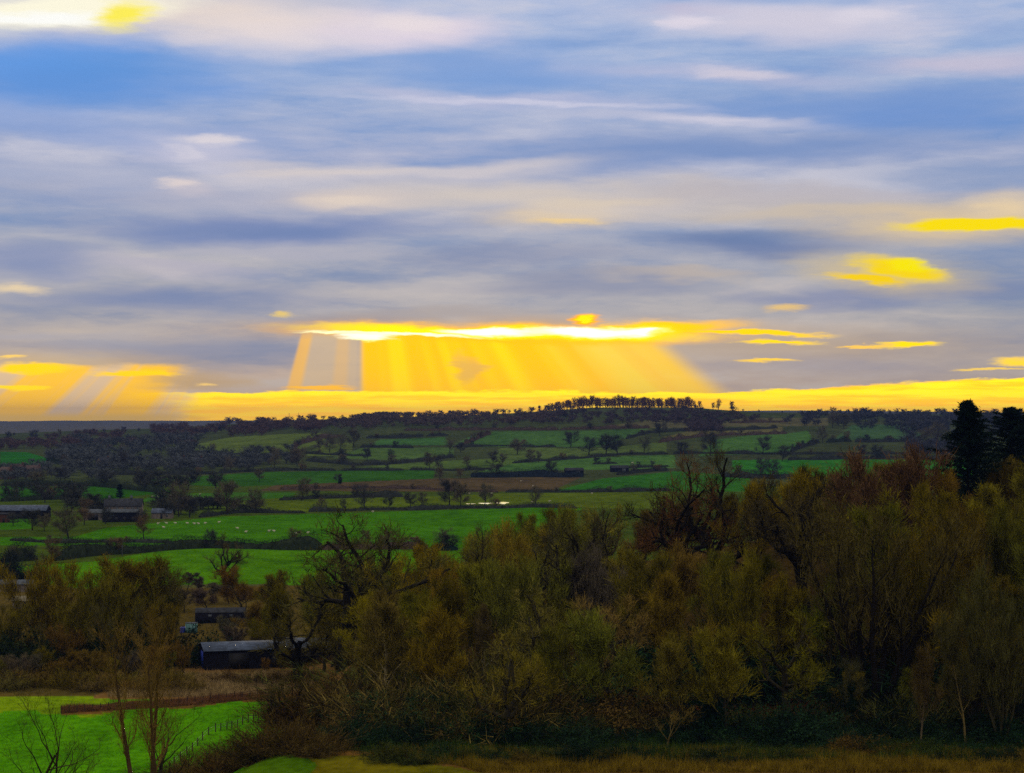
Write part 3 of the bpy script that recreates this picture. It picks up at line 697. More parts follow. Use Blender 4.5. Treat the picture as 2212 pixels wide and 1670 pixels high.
# masses of far woodland that read as one
def wood_mass(label, regs, col, n, hpx, kind='mass'):
    rng = np.random.default_rng(n)
    Vs, Fs, off = [], {3: [], 4: []}, 0
    srcs = [p for p in PROTO[kind]]
    dat = []
    for s in srcs:
        A = []
        for ch in s.children:
            me = ch.data; co = np.empty(len(me.vertices) * 3, np.float32); me.vertices.foreach_get('co', co)
            tot = np.empty(len(me.polygons), np.int32); me.polygons.foreach_get('loop_total', tot)
            li = np.empty(len(me.loops), np.int32); me.loops.foreach_get('vertex_index', li)
            st = np.empty(len(me.polygons), np.int32); me.polygons.foreach_get('loop_start', st)
            t3 = st[tot == 3]; t4 = st[tot == 4]
            A.append((co.reshape(-1, 3), li[t3[:, None] + np.arange(3)] if len(t3) else None, li[t4[:, None] + np.arange(4)] if len(t4) else None))
        dat.append((A, s['h']))
    mb = MB()
    for k in range(n):
        reg = regs[k % len(regs)]
        u0, v0, u1, v1 = reg; t = rng.random()
        u = u0 + (u1 - u0) * t; v = v0 + (v1 - v0) * rng.random()
        p = hit(u, v); A, h0 = dat[rng.integers(len(dat))]
        s = hpx * (.7 + .6 * rng.random()) * p.y / F / h0; a = rng.random() * 6.28
        R = np.array([[math.cos(a), math.sin(a), 0], [-math.sin(a), math.cos(a), 0], [0, 0, 1]]) * s * np.array([1.9, 1.9, 1])
        for co, f3, f4 in A:
            base = mb.n; used = False
            V = co @ R + np.array(p)
            mb.V.append(V); mb.n += len(V)
            if f3 is not None: mb.F[3].append(f3 + base)
            if f4 is not None: mb.F[4].append(f4 + base)
    o = mb.done('far_woodland', M['twig']); o.color = (*col, 1)
    tag(o, label, 'woodland', None, 'stuff')
wood_mass('brown bare wood along the ridge left of the beech clump', [(560, 912, 820, 928), (640, 906, 1000, 924), (800, 898, 1180, 922), (780, 896, 1000, 912), (960, 893, 1200, 915)], (.085, .062, .056), 420, 10)
wood_mass('dark mixed wood covering the slope below the beech clump', [(1160, 895, 1500, 918), (1180, 886, 1520, 905), (1400, 895, 1640, 915), (1480, 915, 1560, 935)], (.062, .047, .050), 300, 10)
wood_mass('blue-grey village woodland on the left side of the valley', [(110, 985, 230, 1000), (130, 970, 420, 1010), (160, 955, 430, 985), (380, 980, 640, 1010), (0, 1012, 240, 1042), (200, 1000, 420, 1022), (380, 1000, 560, 1018)], (.062, .070, .072), 300, 19)
wood_mass('reddish-brown wood on the low rise at far left', [(100, 940, 420, 965), (0, 955, 300, 972), (330, 925, 580, 945), (480, 915, 700, 935)], (.078, .050, .044), 320, 12)
wood_mass('hazy wood on the right-hand ridge behind the conifer', [(1700, 902, 2230, 922), (1950, 920, 2240, 960), (1960, 960, 2120, 990), (1850, 896, 2240, 930)], (.045, .047, .056), 340, 14)
wood_mass('tangled dark scrub filling the valley between farm and village', [(330, 1085, 420, 1118), (0, 1060, 180, 1085), (150, 1090, 215, 1120), (430, 1095, 560, 1108), (300, 1040, 470, 1062)], (.034, .036, .028), 70, 24)
# skyline trees, each standing alone on the ridges
k = 0
for u, hp in [(30, 5), (185, 8), (226, 7), (268, 9), (300, 6), (345, 9), (402, 10), (432, 8), (478, 12), (512, 10), (560, 11), (598, 9)]:
    p = spot(u, 2600 if u > 380 else 3000); put('far', p, hp * 1.4 * p.y / F, 'small skyline tree on the left-hand rise, %s from the left' % ordn(k), 'tree', 'skyline trees on the left-hand rise', (.04, .035, .04), None, 1.3); k += 1
k = 0
for u in np.arange(680, 1160, 15):
    p = spot(u + random.uniform(-5, 5), 3060 + random.uniform(-60, 40)); put('far', p, random.uniform(7, 12) * p.y / F, 'low bare tree on the central ridge skyline, %s from the left' % ordn(k), 'tree', 'skyline trees left of the beech clump', (.045, .03, .026), None, 1.6); k += 1
k = 0
for u in [1605, 1640, 1690, 1735, 1770, 1800, 1815, 1832, 1848, 1866, 1880, 1905, 1921, 1936, 1952, 1985, 2008, 2022, 2040, 2150, 2205]:
    p = spot(u, 2950); put('far', p, (6 if u < 1760 else random.uniform(12, 19)) * p.y / F, 'hazy tree on the right-hand skyline, %s from the left' % ordn(k), 'tree', 'skyline trees right of the beech clump', (.03, .028, .034), None, 1.3); k += 1

# ------------------------------------------------------------------ hillside wood
CR = [(600, (.125, .104, .003)), (900, (.135, .106, .003)), (1100, (.112, .098, .008)), (1300, (.104, .088, .008)), (1500, (.110, .084, .006)), (1700, (.104, .086, .003)), (2000, (.098, .076, .003)), (2300, (.090, .076, .006))]
def crcol(u): return tuple(float(np.interp(u, [c[0] for c in CR], [c[1][i] for c in CR])) for i in range(3))
SH = {'oak': ['crooked', 'heavy-limbed', 'gnarled'], 'wood': ['broad bare', 'round-crowned bare', 'upright bare'], 'fan': ['many-stemmed', 'fan-shaped', 'brushy']}
def cname(c):
    r = c[0] / c[1]
    return 'tawny' if r > 1.3 else 'olive-brown' if r > 1.1 else 'olive-green'
KEEP = [(1530, 318, 1195, 60), (1455, 322, 1180, 50), (1735, 300, 1250, 60), (745, 312, 1285, 95), (1215, 285, 1290, 50), (1310, 322, 1190, 45), (1018, 305, 1215, 35), (1880, 238, 1440, 90), (665, 316, 1470, 70)]
ROWS = [  # distance, u range, spacing px, height range, row words
    (228, 930, 2300, 118, (11, 15), 'front row of the hillside wood'),
    (246, 820, 2320, 112, (14, 18), 'second row of the hillside wood'),
    (266, 760, 2340, 104, (15, 19), 'third row of the hillside wood'),
    (288, 700, 2340, 98, (15, 19), 'fourth row of the hillside wood'),
    (312, 640, 2340, 92, (15, 19), 'fifth row of the hillside wood'),
    (338, 600, 2340, 88, (15, 19), 'sixth row of the hillside wood'),
    (364, 560, 2340, 84, (14, 18), 'back row of the hillside wood'),
]
for y, u0, u1, du, hr, words in ROWS:
    k = 0; u = u0 + random.uniform(0, 30)
    while u < u1:
        uu = u + random.uniform(-.25, .25) * du; yy = y + random.uniform(-8, 8)
        p = spot(uu, yy); base = crcol(uu)
        r = random.random()
        if r < .12: base = (base[0] * 1.05, base[1] * .82, base[2] * 1.6)
        elif r < .34: base = (base[0] * .78, base[1] * .95, base[2] * 1.2)
        elif r < .42: base = (base[0] * 1.1, base[1] * 1.05, base[2] * 2.2)
        elif r < .64: base = tuple(q * 1.35 for q in base)
        elif r < .80: base = tuple(q * .5 for q in base)
        kind = random.choices(['fan', 'wood', 'oak'], [.2, .64, .16])[0]
        # height limited by the canopy outline seen in the photo
        lim = np.interp(uu, [560, 640, 760, 860, 980, 1080, 1200, 1330, 1480, 1600, 1740, 1860, 1960, 2060, 2120, 2212, 2340], [1290, 1240, 1215, 1180, 1172, 1140, 1088, 1085, 1080, 1050, 1012, 1005, 990, 1015, 1005, 965, 930]) + random.uniform(-4, 26) + (30 + (300 - y) * 1.3 if y < 300 else 0)
        for ku, ky, kv, kw in KEEP:
            if yy < ky + 4 and abs(uu - ku) < kw + 22: lim = max(lim, kv)
        zt = CZ - (lim - 905) / F * yy
        h = min(random.uniform(*hr) + (5 if uu > 1850 and y > 250 else 0), zt - p.z)
        if y >= 312 and zt - p.z < 24: h = max(h, min(zt - p.z, 21))
        if h > 6:
            c = tuple(q * 1.15 for q in jit(base, .2))
            put(kind, p, h, '%s %s tree, %s from the left in the %s' % (cname(c), random.choice(SH[kind]), ordn(k), words), 'tree', 'bare trees of the hillside wood', c, (.03, .026, .014), random.uniform(.95, 1.25)); k += 1
        u += du * 1.1
# characterful trees of the wood: (kind, u, distance, v top, width, rz, variant, crown, bark, label)
def special(kind, u, y, vt, wide, rz, var, crown, bark, label, cat='tree', name=None):
    p = spot(u, y); h = CZ - (vt - 905) / F * y - p.z
    return put(kind, p, h, label, cat, None, crown, bark, wide, rz, var, name)
DK = (.010, .008, .006)
special('oak', 1530, 308, 968, 1.2, .4, 0, (.045, .038, .016), DK, 'tallest crooked oak rising from the middle of the wood above its neighbours')
special('oak', 1455, 312, 985, .9, 2.4, 1, (.09, .042, .014), DK, 'crooked oak with rusty crown immediately left of the tallest one')
special('oak', 1735, 292, 1030, 1.05, 1.2, 2, (.045, .036, .015), DK, 'black contorted oak between the tallest oak and the red-topped maple')
special('oak', 745, 312, 1105, 1.35, 3.6, 3, (.06, .055, .014), DK, 'sprawling wide oak standing out against the green pasture at left of the wood')
special('oak', 1215, 278, 1120, 1.0, 5.1, 2, (.05, .045, .02), DK, 'dark forked oak with two raised limbs left of centre in the wood')
special('oak', 1310, 322, 1095, .9, .9, 0, (.06, .048, .018), DK, 'small gnarled oak on the canopy edge right of the forked one')
special('oak', 1018, 305, 1135, .7, 2.2, 1, (.06, .05, .02), DK, 'broken-topped oak at the canopy edge above the birch')
special('oak', 650, 318, 1290, 1.6, 1.9, 1, (.07, .058, .012), DK, 'leaning oak in front of the dark barn with spreading low crown')
special('oak', 615, 236, 1470, 1.2, .3, 2, (.06, .05, .012), DK, 'small black oak above the bramble bank by the curving fence')
special('oak', 485, 520, 1150, .95, 4.0, 0, (.07, .055, .02), DK, 'twisted oak at the pasture edge behind the ivy-clad tree')
special('bigfan', 1880, 236, 1085, 1.2, .5, 1, (.062, .050, .012), DK, 'huge dark many-stemmed tree fanning up in the right of the wood')
special('fan', 1910, 300, 972, 1.5, 1.5, 2, (.10, .055, .025), (.04, .03, .018), 'red-topped maple on the canopy edge left of the conifer')
special('wood', 835, 240, 1285, 1.25, 2.6, 3, (.10, .075, .014), (.24, .20, .12), 'tawny tree with pale silvery limbs above the dark hollow')
special('wood', 1042, 255, 1310, .6, .6, 4, (.08, .06, .02), (.30, .26, .20), 'slim white-stemmed birch in the middle of the wood')
special('fan', 1290, 275, 1190, 1.1, .2, 0, (.085, .07, .05), (.05, .04, .03), 'pale greyish-pink brushy tree right of the forked oak')
special('ivy', 1530, 226, 1380, 1.1, 0, 0, (.05, .055, .018), DK, 'dark ivy-clad tree at the foot of the wood, centre right', 'tree')
special('ivy', 1840, 224, 1420, 1.0, 0, 1, (.045, .045, .018), DK, 'dark ivy-clad trunk below the huge many-stemmed tree', 'tree')
special('sapling', 1440, 214, 1500, 1.3, 0, 2, (.16, .11, .02), (.12, .09, .03), 'little golden sapling in front of the dark ivy at the wood edge')
special('conifer', 2090, 322, 864, .92, 0, 0, (.005, .011, .007), None, 'single dark spruce standing above the wood at right')
special('conifer', 2185, 350, 880, 1.2, 2, 1, (.006, .012, .008), None, 'dark broad evergreen at the right edge behind the bare trees')
special('conifer', 2225, 356, 900, 1.2, 4, 0, (.006, .012, .008), None, 'dark evergreen cut off by the right edge')
special('wood', 1985, 215, 1395, .7, .6, 1, (.07, .05, .014), (.09, .07, .04), 'slender tree with leaning pale trunk at lower right')
special('wood', 2085, 217, 1330, .6, 1.6, 2, (.06, .055, .014), (.12, .09, .03), 'slender tree with golden trunk near the lower right corner')
special('fan', 2160, 219, 1240, .9, .9, 1, (.06, .058, .014), (.05, .045, .02), 'tall brushy tree with parallel green stems at lower right')

# ------------------------------------------------------------------ left-hand scrub and trees
LG = 'trees around the yard left of the wood'
OL = (.105, .085, .005); OB = (.12, .072, .010); GR = (.075, .062, .040)
YO = (.125, .095, .004)
LEFT = [ # kind,u,y,vtop,wide,crown,label
    ('fan', 20, 362, 1300, 1.1, OL, 'olive brushy tree at the left frame edge behind the pasture'),
    ('fan', 105, 366, 1212, 1.0, YO, 'olive-yellow tree with visible forks, second from left behind the pasture'),
    ('fan', 165, 350, 1290, 1.1, OL, 'lower olive brushy tree between the forked one and the tall willow pair'),
    ('wood', 205, 362, 1205, 1.2, YO, 'left one of the tall yellow-olive willows'),
    ('fan', 255, 352, 1225, 1.05, YO, 'middle one of the tall yellow-olive willows'),
    ('wood', 312, 358, 1205, 1.2, OL, 'right one of the tall yellow-olive willows'),
    ('fan', 352, 350, 1300, .9, OL, 'yellow-brown brushy tree below the right willow'),
    ('fan', 55, 350, 1370, 1.1, OL, 'scrubby tree left of the ivy-clad trunks, near the pasture'),
    ('fan', 145, 345, 1350, 1.1, OB, 'golden-brown scrubby tree in front of the forked one'),
    ('wood', 405, 500, 1236, 1.6, GR, 'grey bushy tree behind the shed'),
    ('wood', 440, 490, 1245, 1.6, GR, 'second grey bushy tree behind the shed'),
    ('wood', 470, 470, 1258, 1.6, GR, 'third grey bushy tree behind the shed'),
    ('wood', 530, 430, 1225, 1.2, OB, 'brown tree right of the twisted oak'),
    ('wood', 590, 420, 1235, 1.2, OL, 'olive tree at the foot of the pasture, right of the brown one'),
    ('wood', 560, 385, 1300, 1.2, OB, 'brown spreading tree above the dark barn'),
    ('fan', 505, 372, 1352, 1.5, GR, 'low purplish-brown bush-like tree between shed and barn'),
    ('fan', 560, 368, 1362, 1.5, GR, 'purplish-brown thicket directly behind the dark barn'),
    ('wood', 20, 470, 1290, 1.2, GR, 'greyish tree near the pale sheds at left'),
    ('fan', 395, 336, 1385, .8, OB, 'golden reed-like small tree left of the dark barn'),
    ('fan', 360, 333, 1405, .8, OL, 'olive thicket tree directly left of the barn yard'),
    ('wood', 372, 425, 1290, .8, OL, 'narrow tree behind the ivy column'),
    ('fan', 612, 340, 1395, 1.0, OL, 'olive tree hiding the joint between the dark barn and the lean-to'),
    ('fan', 490, 395, 1330, 1.3, GR, 'low grey-brown thicket directly in front of the curved-roof shed'),
    ('wood', 522, 398, 1318, 1.3, GR, 'grey-brown tree standing in front of the curved-roof shed'),
    ('fan', 575, 338, 1420, .9, OB, 'small golden-brown tree in front of the dark barn wall'),
    ('wood', 700, 335, 1300, 1.2, YO, 'yellow-olive tree right of the leaning oak'),
]
rl = random.Random(11)
for i in range(15): LEFT.append((rl.choice(['fan', 'wood']), -10 + i * 26 + rl.uniform(-8, 8), 334 + rl.uniform(-6, 6), rl.uniform(1395, 1430), 1.4, rl.choice([OL, OB, GR]), 'scrubby tree in the thicket along the pasture, %s from the left' % ordn(i)))
for i in range(9): LEFT.append(('wood', 395 + i * 26 + rl.uniform(-8, 8), 455 + rl.uniform(-15, 15), rl.uniform(1258, 1285), 1.6, rl.choice([GR, GR, OB]), 'grey-brown tree in the belt behind the sheds, %s from the left' % ordn(i)))
for kind, u, y, vt, w, c, lab in LEFT:
    p = spot(u, y); h = CZ - (vt - 905) / F * y - p.z
    put(kind, p, h, lab, 'tree', LG, jit(c, .16), (.03, .026, .012), w * 1.3)
for u, y, vt, w, lab in [(375, 352, 1225, .75, 'tall tree wrapped in dark ivy beside the teal container'), (212, 338, 1300, .75, 'ivy-clad trunk below the left willow'), (240, 338, 1335, .6, 'shorter ivy-clad trunk second from the left below the willows'),
                         (302, 340, 1305, .7, 'ivy-clad trunk below the right willow'), (92, 338, 1345, .5, 'low ivy-clad stump among the scrub at left')]:
    p = spot(u, y); h = CZ - (vt - 905) / F * y - p.z
    put('ivy', p, h, lab, 'tree', None, (.07, .06, .016), DK, w)
# near slender trees bottom left
p = spot(318, 120); o = put('thin', p, 14.0, 'slender three-stemmed tree in the foreground at bottom left', 'tree', None, (.13, .085, .02), (.05, .032, .014), 1.0, 0.0)
p = spot(45, 118); put('sapling', p, CZ - (1480 - 905) / F * 118 - p.z, 'forked sapling at the bottom left corner', 'tree', None, (.05, .05, .012), (.022, .018, .008), 1.15, .3, 0)
p = spot(110, 122); put('sapling', p, CZ - (1478 - 905) / F * 122 - p.z, 'sapling with raised bare branches between the corner one and the three-stemmed tree', 'tree', None, (.05, .05, .012), (.014, .012, .006), 1.1, 1.3, 1)
p = spot(345, 178); put('sapling', p, CZ - (1520 - 905) / F * 178 - p.z, 'low crooked sapling with side branches behind the three-stemmed tree', 'tree', None, (.05, .05, .012), (.014, .012, .006), 1.5, 2.3, 2)

# ------------------------------------------------------------------ shrubs
SG = 'shrubs and brambles at the foot of the wood'
GB = (.012, .030, .012); GB2 = (.006, .014, .007); BR = (.062, .040, .010); YB = (.12, .085, .02); OLB = (.05, .055, .012)
SHR = []
rs = random.Random(3)
for i in range(13): SHR.append(('shrub', 395 + i * 24, 226 - i * 1.2 + rs.uniform(-3, 3), rs.uniform(2.2, 4.2) , BR, 'brown bramble bush on the bank by the curving fence, %s from the left' % ordn(i), 1.2))
for i in range(5): SHR.append(('shrub', 640 + i * 30, 238 + rs.uniform(-4, 4), rs.uniform(3, 5), BR, 'dark thicket bush under the small black oak, %s from the left' % ordn(i), 1.3))
for i in range(24): SHR.append(('bush' , 700 + i * 66 + rs.uniform(-10, 10), 219 + rs.uniform(-2, 3), rs.uniform(1.8, 3.4), GB if i % 3 else GB2, 'low dark green bush along the wood foot, %s from the left' % ordn(i), 1.3))
for i in range(30): SHR.append(('bush', 860 + i * 49 + rs.uniform(-15, 15), 209 + rs.uniform(-3.5, 4), rs.uniform(.9, 2.0), rs.choice([GB, GB2, (.03, .04, .008), (.07, .05, .008)]), 'small ragged bush in the golden bracken strip, %s from the left' % ordn(i), 1.5))
for i in range(18): SHR.append(('bush' if i % 2 else 'shrub', 780 + i * 84 + rs.uniform(-15, 15), 226 + rs.uniform(-3, 3), rs.uniform(3.2, 5.5), [YB, GB, OLB, BR][i % 4] if i < 9 else [BR, GB2, OLB, GB][i % 4], 'taller shrub just inside the wood, %s from the left' % ordn(i), 1.3))
for i in range(9): SHR.append(('shrub', 820 + i * 46, 232 + rs.uniform(-3, 3), rs.uniform(4, 6.5), OLB if i % 2 else YB, 'olive sallow bush on the slope left of the golden sapling, %s from the left' % ordn(i), 1.35))
for i in range(26): SHR.append((rs.choice(['bush', 'shrub', 'shrub']), 860 + i * 56 + rs.uniform(-15, 15), 246 + rs.uniform(-6, 14), rs.uniform(4, 7.5), rs.choice([OLB, GB, YB, BR, GB2]), 'understorey shrub halfway up the wood, %s from the left' % ordn(i), 1.5))
for i in range(10): SHR.append(('bush', 20 + i * 38 + rs.uniform(-8, 8), 352 + rs.uniform(-8, 8), rs.uniform(3, 6.5), GB2 if i % 2 else (.02, .03, .010), 'dark bush beneath the willows, %s from the left' % ordn(i), 1.3))
for i in range(16): SHR.append(('shrub', 4 + i * 26 + rs.uniform(-8, 8), 322 + rs.uniform(-5, 5), rs.uniform(1.8, 3.4), [YB, BR, OL, OB][i % 4], 'tangled scrub bush along the far pasture edge, %s from the left' % ordn(i), 1.4))
for i in range(9): SHR.append(('shrub', 470 + i * 28, 352 + rs.uniform(-4, 4) - 26 * (i % 2), rs.uniform(1.5, 2.6), [OB, BR][i % 2], 'rusty scrub bush around the barn yard, %s from the left' % ordn(i), 1.3))
for kind, u, y, h, c, lab, w in SHR:
    p = spot(u, y); p.z -= .2
    put(kind, p, h, lab, 'shrub', SG, jit(c, .2), None, w)
p = hit(118, 1262); put('bush', spot(33, 520), 8.5, 'round dark bush tree above the pale sheds at left', 'shrub', None, (.012, .018, .018), None, .8)

# ------------------------------------------------------------------ rough grass and bracken (uncountable)
def tufts(name, label, n, fn, L, W, col, seed, lean=.35):
    rng = np.random.default_rng(seed)
    X, Y = fn(rng, n); P = np.stack([X, Y, H(X, Y) - .03], 1)
    D = nrm(rng.normal(size=P.shape) * lean + np.array([0, 0, 1]))
    lump = .35 + 1.3 * (np.sin(X / 1.9 + 2 * np.sin(Y / 1.3)) * np.sin(Y / 1.1 + X / 3.7) * .5 + .5)
    mb = MB(); slivers(mb, P, D, L * lump * (.4 + rng.random(len(P))), W, rng)
    o = mb.done(name, M['twig']); o.color = (*col, 1)
    tag(o, label, 'grass', None, 'stuff')
def strip(u0, u1, y0, y1, clump=3.0, edge=False):
    def f(rng, n):
        u = u0 + (u1 - u0) * rng.random(n * 3); y = y0 + (y1 - y0) * rng.random(n * 3)
        x = (u - 1106) / F * y
        k = (np.sin(x / clump + 2 * np.sin(y / 2.3)) * np.sin(y / 1.7 + x / 5) + rng.random(n * 3) * 1.6) > .35
        if edge: k &= y > 212 - np.maximum(u - 820, 0) / 16 + 2.5 * np.sin(u / 37)
        return x[k][:n], y[k][:n]
    return f
tufts('bracken', 'golden-brown bracken and dead grass along the bottom edge before the wood', 70000, strip(700, 2330, 198.5, 213, 3.0, True), .75, .06, (.14, .095, .008), 1)
tufts('bracken', 'dark green undergrowth at the foot of the wood', 60000, strip(700, 2330, 206, 224, 5, True), .9, .08, (.024, .046, .008), 2)
tufts('leaf_litter', 'rust-red dead bracken on the wood floor', 50000, strip(1100, 2330, 220, 256), .6, .07, (.13, .046, .010), 3, .8)
tufts('rough_grass', 'pale dead grass and reeds behind the rail fence', 42000, lambda r, n: (lambda u, y: ((u - 1106) / F * y, y))(235 + 440 * r.random(n), 311 + 27 * r.random(n)), .8, .06, (.24, .17, .075), 4)
tufts('rough_grass', 'brown rough grass bank along the rail fence', 30000, lambda r, n: (lambda t, w: (lambda u, y: ((u - 1106) / F * y, y))(135 + 470 * t, 292 + 17 * t + 6 * w))(r.random(n), r.random(n)), .55, .05, (.13, .06, .025), 5)
tufts('pasture_grass', 'short bright grass of the near pasture', 40000, lambda r, n: (lambda u, y: ((u - 1106) / F * y, y))(-10 + 600 * r.random(n), 236 + 70 * r.random(n)), .14, .05, (.036, .18, .002), 6)

# ------------------------------------------------------------------ fences
def fence(label, pts, ph, rails, prad, mats, brace=False):
    W = [hit(u, v) if not isinstance(u, tuple) else u for u, v in pts]
    root = empty('post_fence', W[0]); o0 = np.array(W[0])
    for i, w in enumerate(W):
        mb = MB(); hh = ph * random.uniform(.9, 1.12); q = np.array(w) - o0
        tubes(mb, [q + [0, 0, -.3]], [q + [random.uniform(-.05, .05), 0, hh]], [prad], [prad * .9], 7)
        tubes(mb, [q + [0, 0, hh]], [q + [0, 0, hh + .05]], [prad * .9], [prad * .3], 7)
        mb.done('post', mats[0], root)
    for rz, rr in rails:
        mb = MB(); A = np.array([np.array(w) - o0 + [0, 0, rz] for w in W])
        tubes(mb, A[:-1], A[1:], np.full(len(A) - 1, rr), np.full(len(A) - 1, rr), 4)
        mb.done('rail' if rr > .02 else 'wire', mats[1] if rr > .02 else M['steel'], root)
    tag(root, label, 'fence')
FP = [(367, 1666), (377, 1656), (390, 1642), (404, 1631), (416, 1622), (427, 1611), (438, 1600), (451, 1589), (466, 1583), (477, 1580), (490, 1578), (501, 1575), (513, 1572), (524, 1566), (536, 1562), (547, 1560), (558, 1557), (568, 1553), (579, 1550), (589, 1545), (600, 1541)]
def zspot(u, v):     # on the level pasture just left of the bank
    y = (CZ - .05) * F / (v - 905) if v > 905 else 300
    d = ray(u, v); t = CZ / -d[2]; return Vector((d[0] * t, d[1] * t, float(H(d[0] * t, d[1] * t))))
_h = hit; hit = zspot
fence('curving fence of dark round posts at the near edge of the bright pasture', FP, 1.15, [(.95, .012), (.55, .012)], .085, (M['wood_post'], M['red_rail']))
FQ = [(u, 1543 - (u - 130) * .088) for u in range(132, 600, 17)]
fence('post and rail fence of reddish wood along the far side of the bright pasture', FQ, 1.15, [(.95, .032), (.6, .032), (.3, .032)], .07, (M['wood_post'], M['red_rail']))
hit = _h

# ------------------------------------------------------------------ buildings
def gable(root, w, d, h, rh, wall, roof, over=.3, loc=(0, 0, 0)):
    lx, ly, lz = loc
    x, y = w / 2, d / 2
    V = [[-x, -y, -.5], [x, -y, -.5], [x, y, -.5], [-x, y, -.5], [-x, -y, h], [x, -y, h], [x, y, h], [-x, y, h], [-x, 0, h + rh], [x, 0, h + rh]]
    V = np.array(V) + np.array(loc)
    mk('wall', V, [[[0, 1, 5, 4], [1, 2, 6, 5], [2, 3, 7, 6], [3, 0, 4, 7]], [[5, 6, 9], [7, 4, 8]]], wall, root)
    t = .12; x += over; y2 = y + over; s = rh / y; z0 = h - s * over
    A = np.array([[-x, -y2, z0], [x, -y2, z0], [x, 0, h + rh], [-x, 0, h + rh], [-x, y2, z0], [x, y2, z0]]) + np.array(loc) + [0, 0, .02]
    B = A + [0, 0, t]
    n = 6
    return mk('roof', np.concatenate([A, B]), [[[0, 3, 2, 1], [3, 4, 5, 2], [6, 7, 8, 9], [9, 8, 11, 10], [0, 1, 7, 6], [4, 10, 11, 5], [0, 6, 9, 3], [3, 9, 10, 4], [1, 2, 8, 7], [2, 5, 11, 8]]], roof, root)
def door(root, c, w, h, m, name='door', t=.12):
    mb = MB(); mb.box((c[0], c[1], c[2]), (w, t, h)); return mb.done(name, m, root)
def building(name, label, u, y, rz, cat='building'):
    p = spot(u, y); return tag(empty(name, p, rz), label, cat)
# dark barn
b = building('dark_barn', 'dark barn with bluish metal roof beside the brown yard', 545, 350, .28, 'barn')
gable(b, 18, 9, 3.4, 1.0, M['dark_wall'], M['metal_roof'])
door(b, (-3, -4.53, 1.45), 3.6, 2.9, M['black']); door(b, (4.5, -4.53, 1.45), 3.0, 2.9, M['black'])
door(b, (-9.03, 0, 1.5), .12, 3.0, M['blue'], 'side_panel', 3.4)
b = building('lean_to_shed', 'low shed with pale metal roof at the right end of the dark barn', 672, 356, -.12, 'shed')
gable(b, 8.5, 7, 3.1, .9, M['dark_wall'], M['metal_roof']); door(b, (1, -3.53, 1.2), 2.4, 2.4, M['black'])
b = building('round_roof_shed', 'dark shed with curved grey roof behind the teal container', 478, 425, .1, 'shed')
V = []; n = 10
for s in (-1, 1):
    for i in range(n + 1):
        a = math.pi * i / n; V.append([s * 5.5, -math.cos(a) * 3, 2.2 + math.sin(a) * .8])
V = np.array(V); f = [[i, i + 1, n + 2 + i, n + 1 + i] for i in range(n)]
mk('roof', V, [f], M['old_roof'], b, smooth=True)
mb = MB(); mb.box((0, 0, .9), (10.9, 5.8, 2.8)); mb.done('wall', M['dark_wall'], b)
for x in (-2.2, 2.4):
    mb = MB(); mb.box((x, -2.95, 1.5), (.7, .12, .6)); mb.done('window', M['pale'], b)
b = building('storage_container', 'pale teal container standing in the grass by the ivy-clad tree', 415, 405, .1, 'container')
mb = MB(); mb.box((0, 0, .85), (2.4, 2.4, 2.3)); mb.done('container_body', M['teal'], b)
for x in (-.9, -.45, 0, .45, .9):
    mb = MB(); mb.box((x, -1.23, .85), (.08, .06, 2.1)); mb.done('rib', M['pale'], b)
mb = MB(); mb.box((0, 0, 2.04), (2.5, 2.5, .08)); mb.done('roof', M['pale'], b)
b = empty('water_tank', spot(397, 405)); tag(b, 'bright blue tank left of the teal container', 'tank')
mb = MB(); tubes(mb, [[0, 0, -.2]], [[0, 0, 1.05]], [.72], [.72], 14); tubes(mb, [[0, 0, 1.05]], [[0, 0, 1.25]], [.72], [.25], 14); mb.done('tank_body', M['blue'], b, smooth=True)
mb = MB(); tubes(mb, [[0, 0, 1.2]], [[0, 0, 1.34]], [.24], [.22], 10); tubes(mb, [[0, 0, 1.34]], [[0, 0, 1.36]], [.22], [.01], 10); mb.done('lid', M['black'], b)
# pale sheds at far left
for i, (u, y, w, d, h, m, lab) in enumerate([(24, 500, 12, 5, 2.0, 'pale', 'long pale greenish shed roof at the left edge below the dark bush'), (60, 455, 6, 4, 1.9, 'cream', 'cream-coloured low shed, left one among the olive trees'), (98, 452, 5, 4, 2.2, 'cream', 'small cream-coloured shed, right one among the olive trees')]):
    b = building('low_shed', lab, u, y, .05, 'shed'); gable(b, w, d, h, .9, M['stone_wall'], M[m]); door(b, (0, -d / 2 - .03, .95), 1.2, 1.9, M['black'])
# main farm
b = building('long_barn', 'long low farm barn with grey roof at the left edge', 48, 870, .03, 'barn')
gable(b, 24, 11, 3.6, 2.2, M['dark_wall'], M['metal_roof'])
for x in (-8, -3, 2, 7): door(b, (x, -5.53, 1.6), 3.4, 3.2, M['black'], 'doorway')
b = building('brick_outhouse', 'small orange-brick outhouse in front of the long farm barn', 9, 830, 0, 'outhouse')
gable(b, 4.8, 4, 3.6, .5, M['brick'], M['old_roof']); door(b, (.5, -2.03, 1), .9, 2, M['black'])
b = building('farmhouse', 'farmhouse with dark roof and pale chimney in the middle of the farm', 268, 880, .1, 'farmhouse')
r = gable(b, 17, 9, 5.0, 3.2, M['stone_wall'], M['old_roof'])
for x in (-6.5, 3.5):
    mb = MB(); mb.box((x, 0, 8.6), (1.0, 1.0, 2.2)); mb.box((x, 0, 9.75), (.8, .8, .2)); mb.done('chimney', M['pale'], r)
for x in (-6, -2.5, 1, 4.5, 7):
    for z in (1.4, 3.9):
        w_ = door(b, (x, -4.54, z), 1.1, 1.2, M['glass'], 'window'); mb = MB(); mb.box((x, -4.6, z - .68), (1.3, .16, .12)); mb.done('sill', M['pale'], w_)
door(b, (-.8, -4.55, 1.05), 1.0, 2.1, M['black'])
